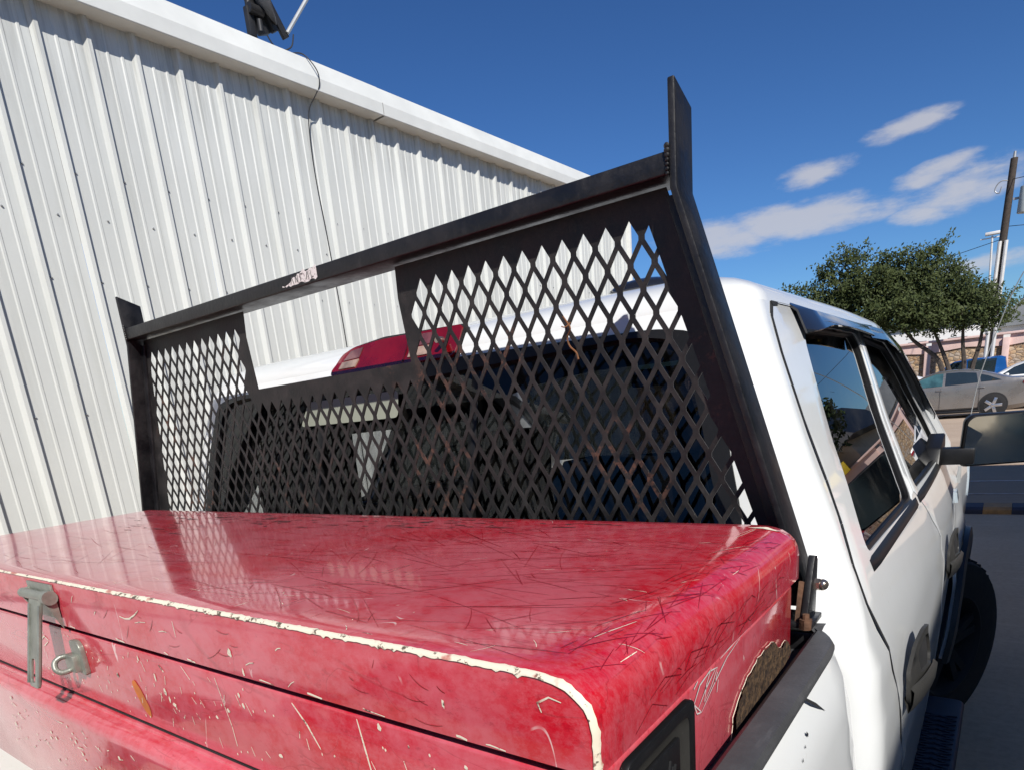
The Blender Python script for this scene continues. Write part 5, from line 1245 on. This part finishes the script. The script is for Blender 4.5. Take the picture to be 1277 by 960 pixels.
# ------------------------------------------------------------------ trees
def tree(name, base, blobs, nleaf, leafmat, label, trunks, lsize=.13, seed=3, group=None):
    rng = random.Random(seed); r = empty(name, base, label, 'tree', group)
    b = BM()
    for tr in trunks:
        P = spline([tuple(Vector(base) + Vector(p)) for p in tr], 4); tube(b, P, .11 if len(tr) > 2 else .05, 7, .035)
    for bl_ in blobs:  # limbs to each clump
        c = Vector(bl_[:3]); k = min(trunks, key=lambda t: (Vector(t[-1]) - c).length); a = Vector(k[-1]); m = a.lerp(c, .5) + Vector((rng.uniform(-.2, .2), rng.uniform(-.2, .2), -.1))
        tube(b, spline([tuple(Vector(base) + a), tuple(Vector(base) + m), tuple(Vector(base) + c)], 3), .04, 5, .012)
        for _ in range(5):
            d = Vector((rng.gauss(0, 1), rng.gauss(0, 1), rng.gauss(.3, .8))).normalized(); e = c + Vector((d.x * bl_[3], d.y * bl_[3], d.z * bl_[4])) * .95
            tube(b, [tuple(Vector(base) + c), tuple(Vector(base) + c.lerp(e, .6) + Vector((0, 0, .08))), tuple(Vector(base) + e)], .014, 4, .005)
    obj('trunk', b, 'bark', r)
    tot = sum(q[3] ** 2 * q[4] for q in blobs); V = []; F = []
    for bl_ in blobs:
        n = int(nleaf * bl_[3] ** 2 * bl_[4] / tot); sub = []
        for _ in range(max(6, n // 40)):
            d = Vector((rng.gauss(0, 1), rng.gauss(0, 1), rng.gauss(0, 1))).normalized() * (rng.random() ** .42)
            sub.append(Vector((bl_[0] + d.x * bl_[3], bl_[1] + d.y * bl_[3], bl_[2] + d.z * bl_[4])))
        for s in sub:
            dirn = Vector((rng.gauss(0, 1), rng.gauss(0, 1), rng.gauss(.55, .6))).normalized()
            for _ in range(40):
                t = rng.random(); p = s + dirn * (t - .4) * .85 + Vector((rng.gauss(0, .10), rng.gauss(0, .10), rng.gauss(0, .075)))
                a = Vector((rng.gauss(0, 1), rng.gauss(0, 1), rng.gauss(0, 1))).normalized(); c2 = a.orthogonal().normalized(); sz_ = lsize * rng.uniform(.55, 1.15)
                p = Vector(base) + p; i = len(V); V += [tuple(p - a * sz_ * .5), tuple(p + c2 * sz_ * .24), tuple(p + a * sz_ * .5), tuple(p - c2 * sz_ * .24)]; F.append((i, i + 1, i + 2, i + 3))
    cr = obj('crown', (V, F), leafmat, r, smooth=False); return r
T0 = (-3.2, 30, GZ)
# blobs relative to base : world x -> minus T0.x
bls = [(-3.3, 0, 4.0, 1.0, .9), (-2.3, .2, 4.7, 1.1, .8), (-1.1, 0, 4.7, 1.2, .8), (.0, .1, 4.6, 1.2, .8), (-4.1, .1, 4.7, .6, .5), (-3.0, .1, 5.5, .6, .4), (-4.6, .1, 4.0, .5, .5), (-.2, -.3, 3.7, 1.3, .8), (-1.6, -.2, 3.6, 1.3, .85), (1.0, 0, 4.1, 1.1, .8), (1.9, .1, 3.6, 1.0, .75), (2.6, 0, 3.2, .75, .6), (.9, .2, 3.3, 1.1, .55), (-2.7, .1, 3.2, 1.1, .6), (.4, 0, 5.3, .55, .45), (-.9, 0, 5.5, .6, .35), (-2.0, 0, 5.75, .6, .4), (-.2, 0, 5.5, .4, .35), (.2, -.4, 3.3, 1.2, .5), (1.6, -.4, 3.3, 1.0, .5), (-2.0, .1, 2.9, 1.0, .5), (-2.6, 0, 5.9, .35, .3), (.7, 0, 5.5, .35, .35), (1.15, 0, 4.8, .45, .4)]
tree('leafy_tree', T0, bls, 50000, 'olive_leaves', 'dark green spreading tree with several thin trunks behind the parked cars', [[(1.45, 0, 0), (1.35, 0, 1.2), (1.0, .1, 2.2), (.6, .1, 3.1)], [(1.70, 0, 0), (1.75, 0, 1.4), (1.65, 0, 2.3), (1.6, 0, 3.1)], [(1.95, .1, 0), (1.98, 0, 1.3), (2.15, .1, 2.2), (2.2, .1, 3.0)], [(1.35, .2, 0), (1.0, 0, 1.7), (.1, 0, 2.6), (-.6, 0, 3.6)]], .15, 3)
tree('leafy_tree', (7.0, 30, GZ), [(0, 0, 5.2, 1.8, 1.4), (1.2, .3, 4.4, 1.5, 1.1), (-1.2, .2, 4.3, 1.4, 1.1), (.2, -.3, 6.2, 1.2, 1.0)], 9000, 'dark_leaves', 'dark tree by the tan shop, mirrored in the rear door window', [[(0, 0, 0), (.1, 0, 2), (0, 0, 4)]], .26, 5)
tree('leafy_tree', (1.7, 62, GZ), [(0, 0, 5.2, 1.9, 1.1), (2.2, .3, 5.0, 1.8, 1.0), (-1.0, .2, 4.6, .9, .8)], 5000, 'dark_leaves', 'small dark tree top behind the grey roofed building', [[(0, 0, 0), (.1, 0, 2), (0, 0, 4)]], .3, 8)
# trees behind the photographer, in the mirror
for i, (x, y) in enumerate([(-1.5, -24), (3.0, -27), (-7, -26)]):
    tree('roadside_tree', (x, y, 0), [(0, 0, 4.6, 2.4, 1.8), (1.6, .3, 3.6, 1.9, 1.4), (-1.6, .2, 3.4, 1.9, 1.4)], 3800, 'dark_leaves', ['dark roadside tree straight behind the photographer, showing in the side mirror', 'tall roadside tree behind the photographer beside the green building', 'roadside tree behind the truck tailgate near the white wall'][i], [[(0, 0, 0), (.1, 0, 1.6), (0, 0, 3)]], .5, 20 + i)
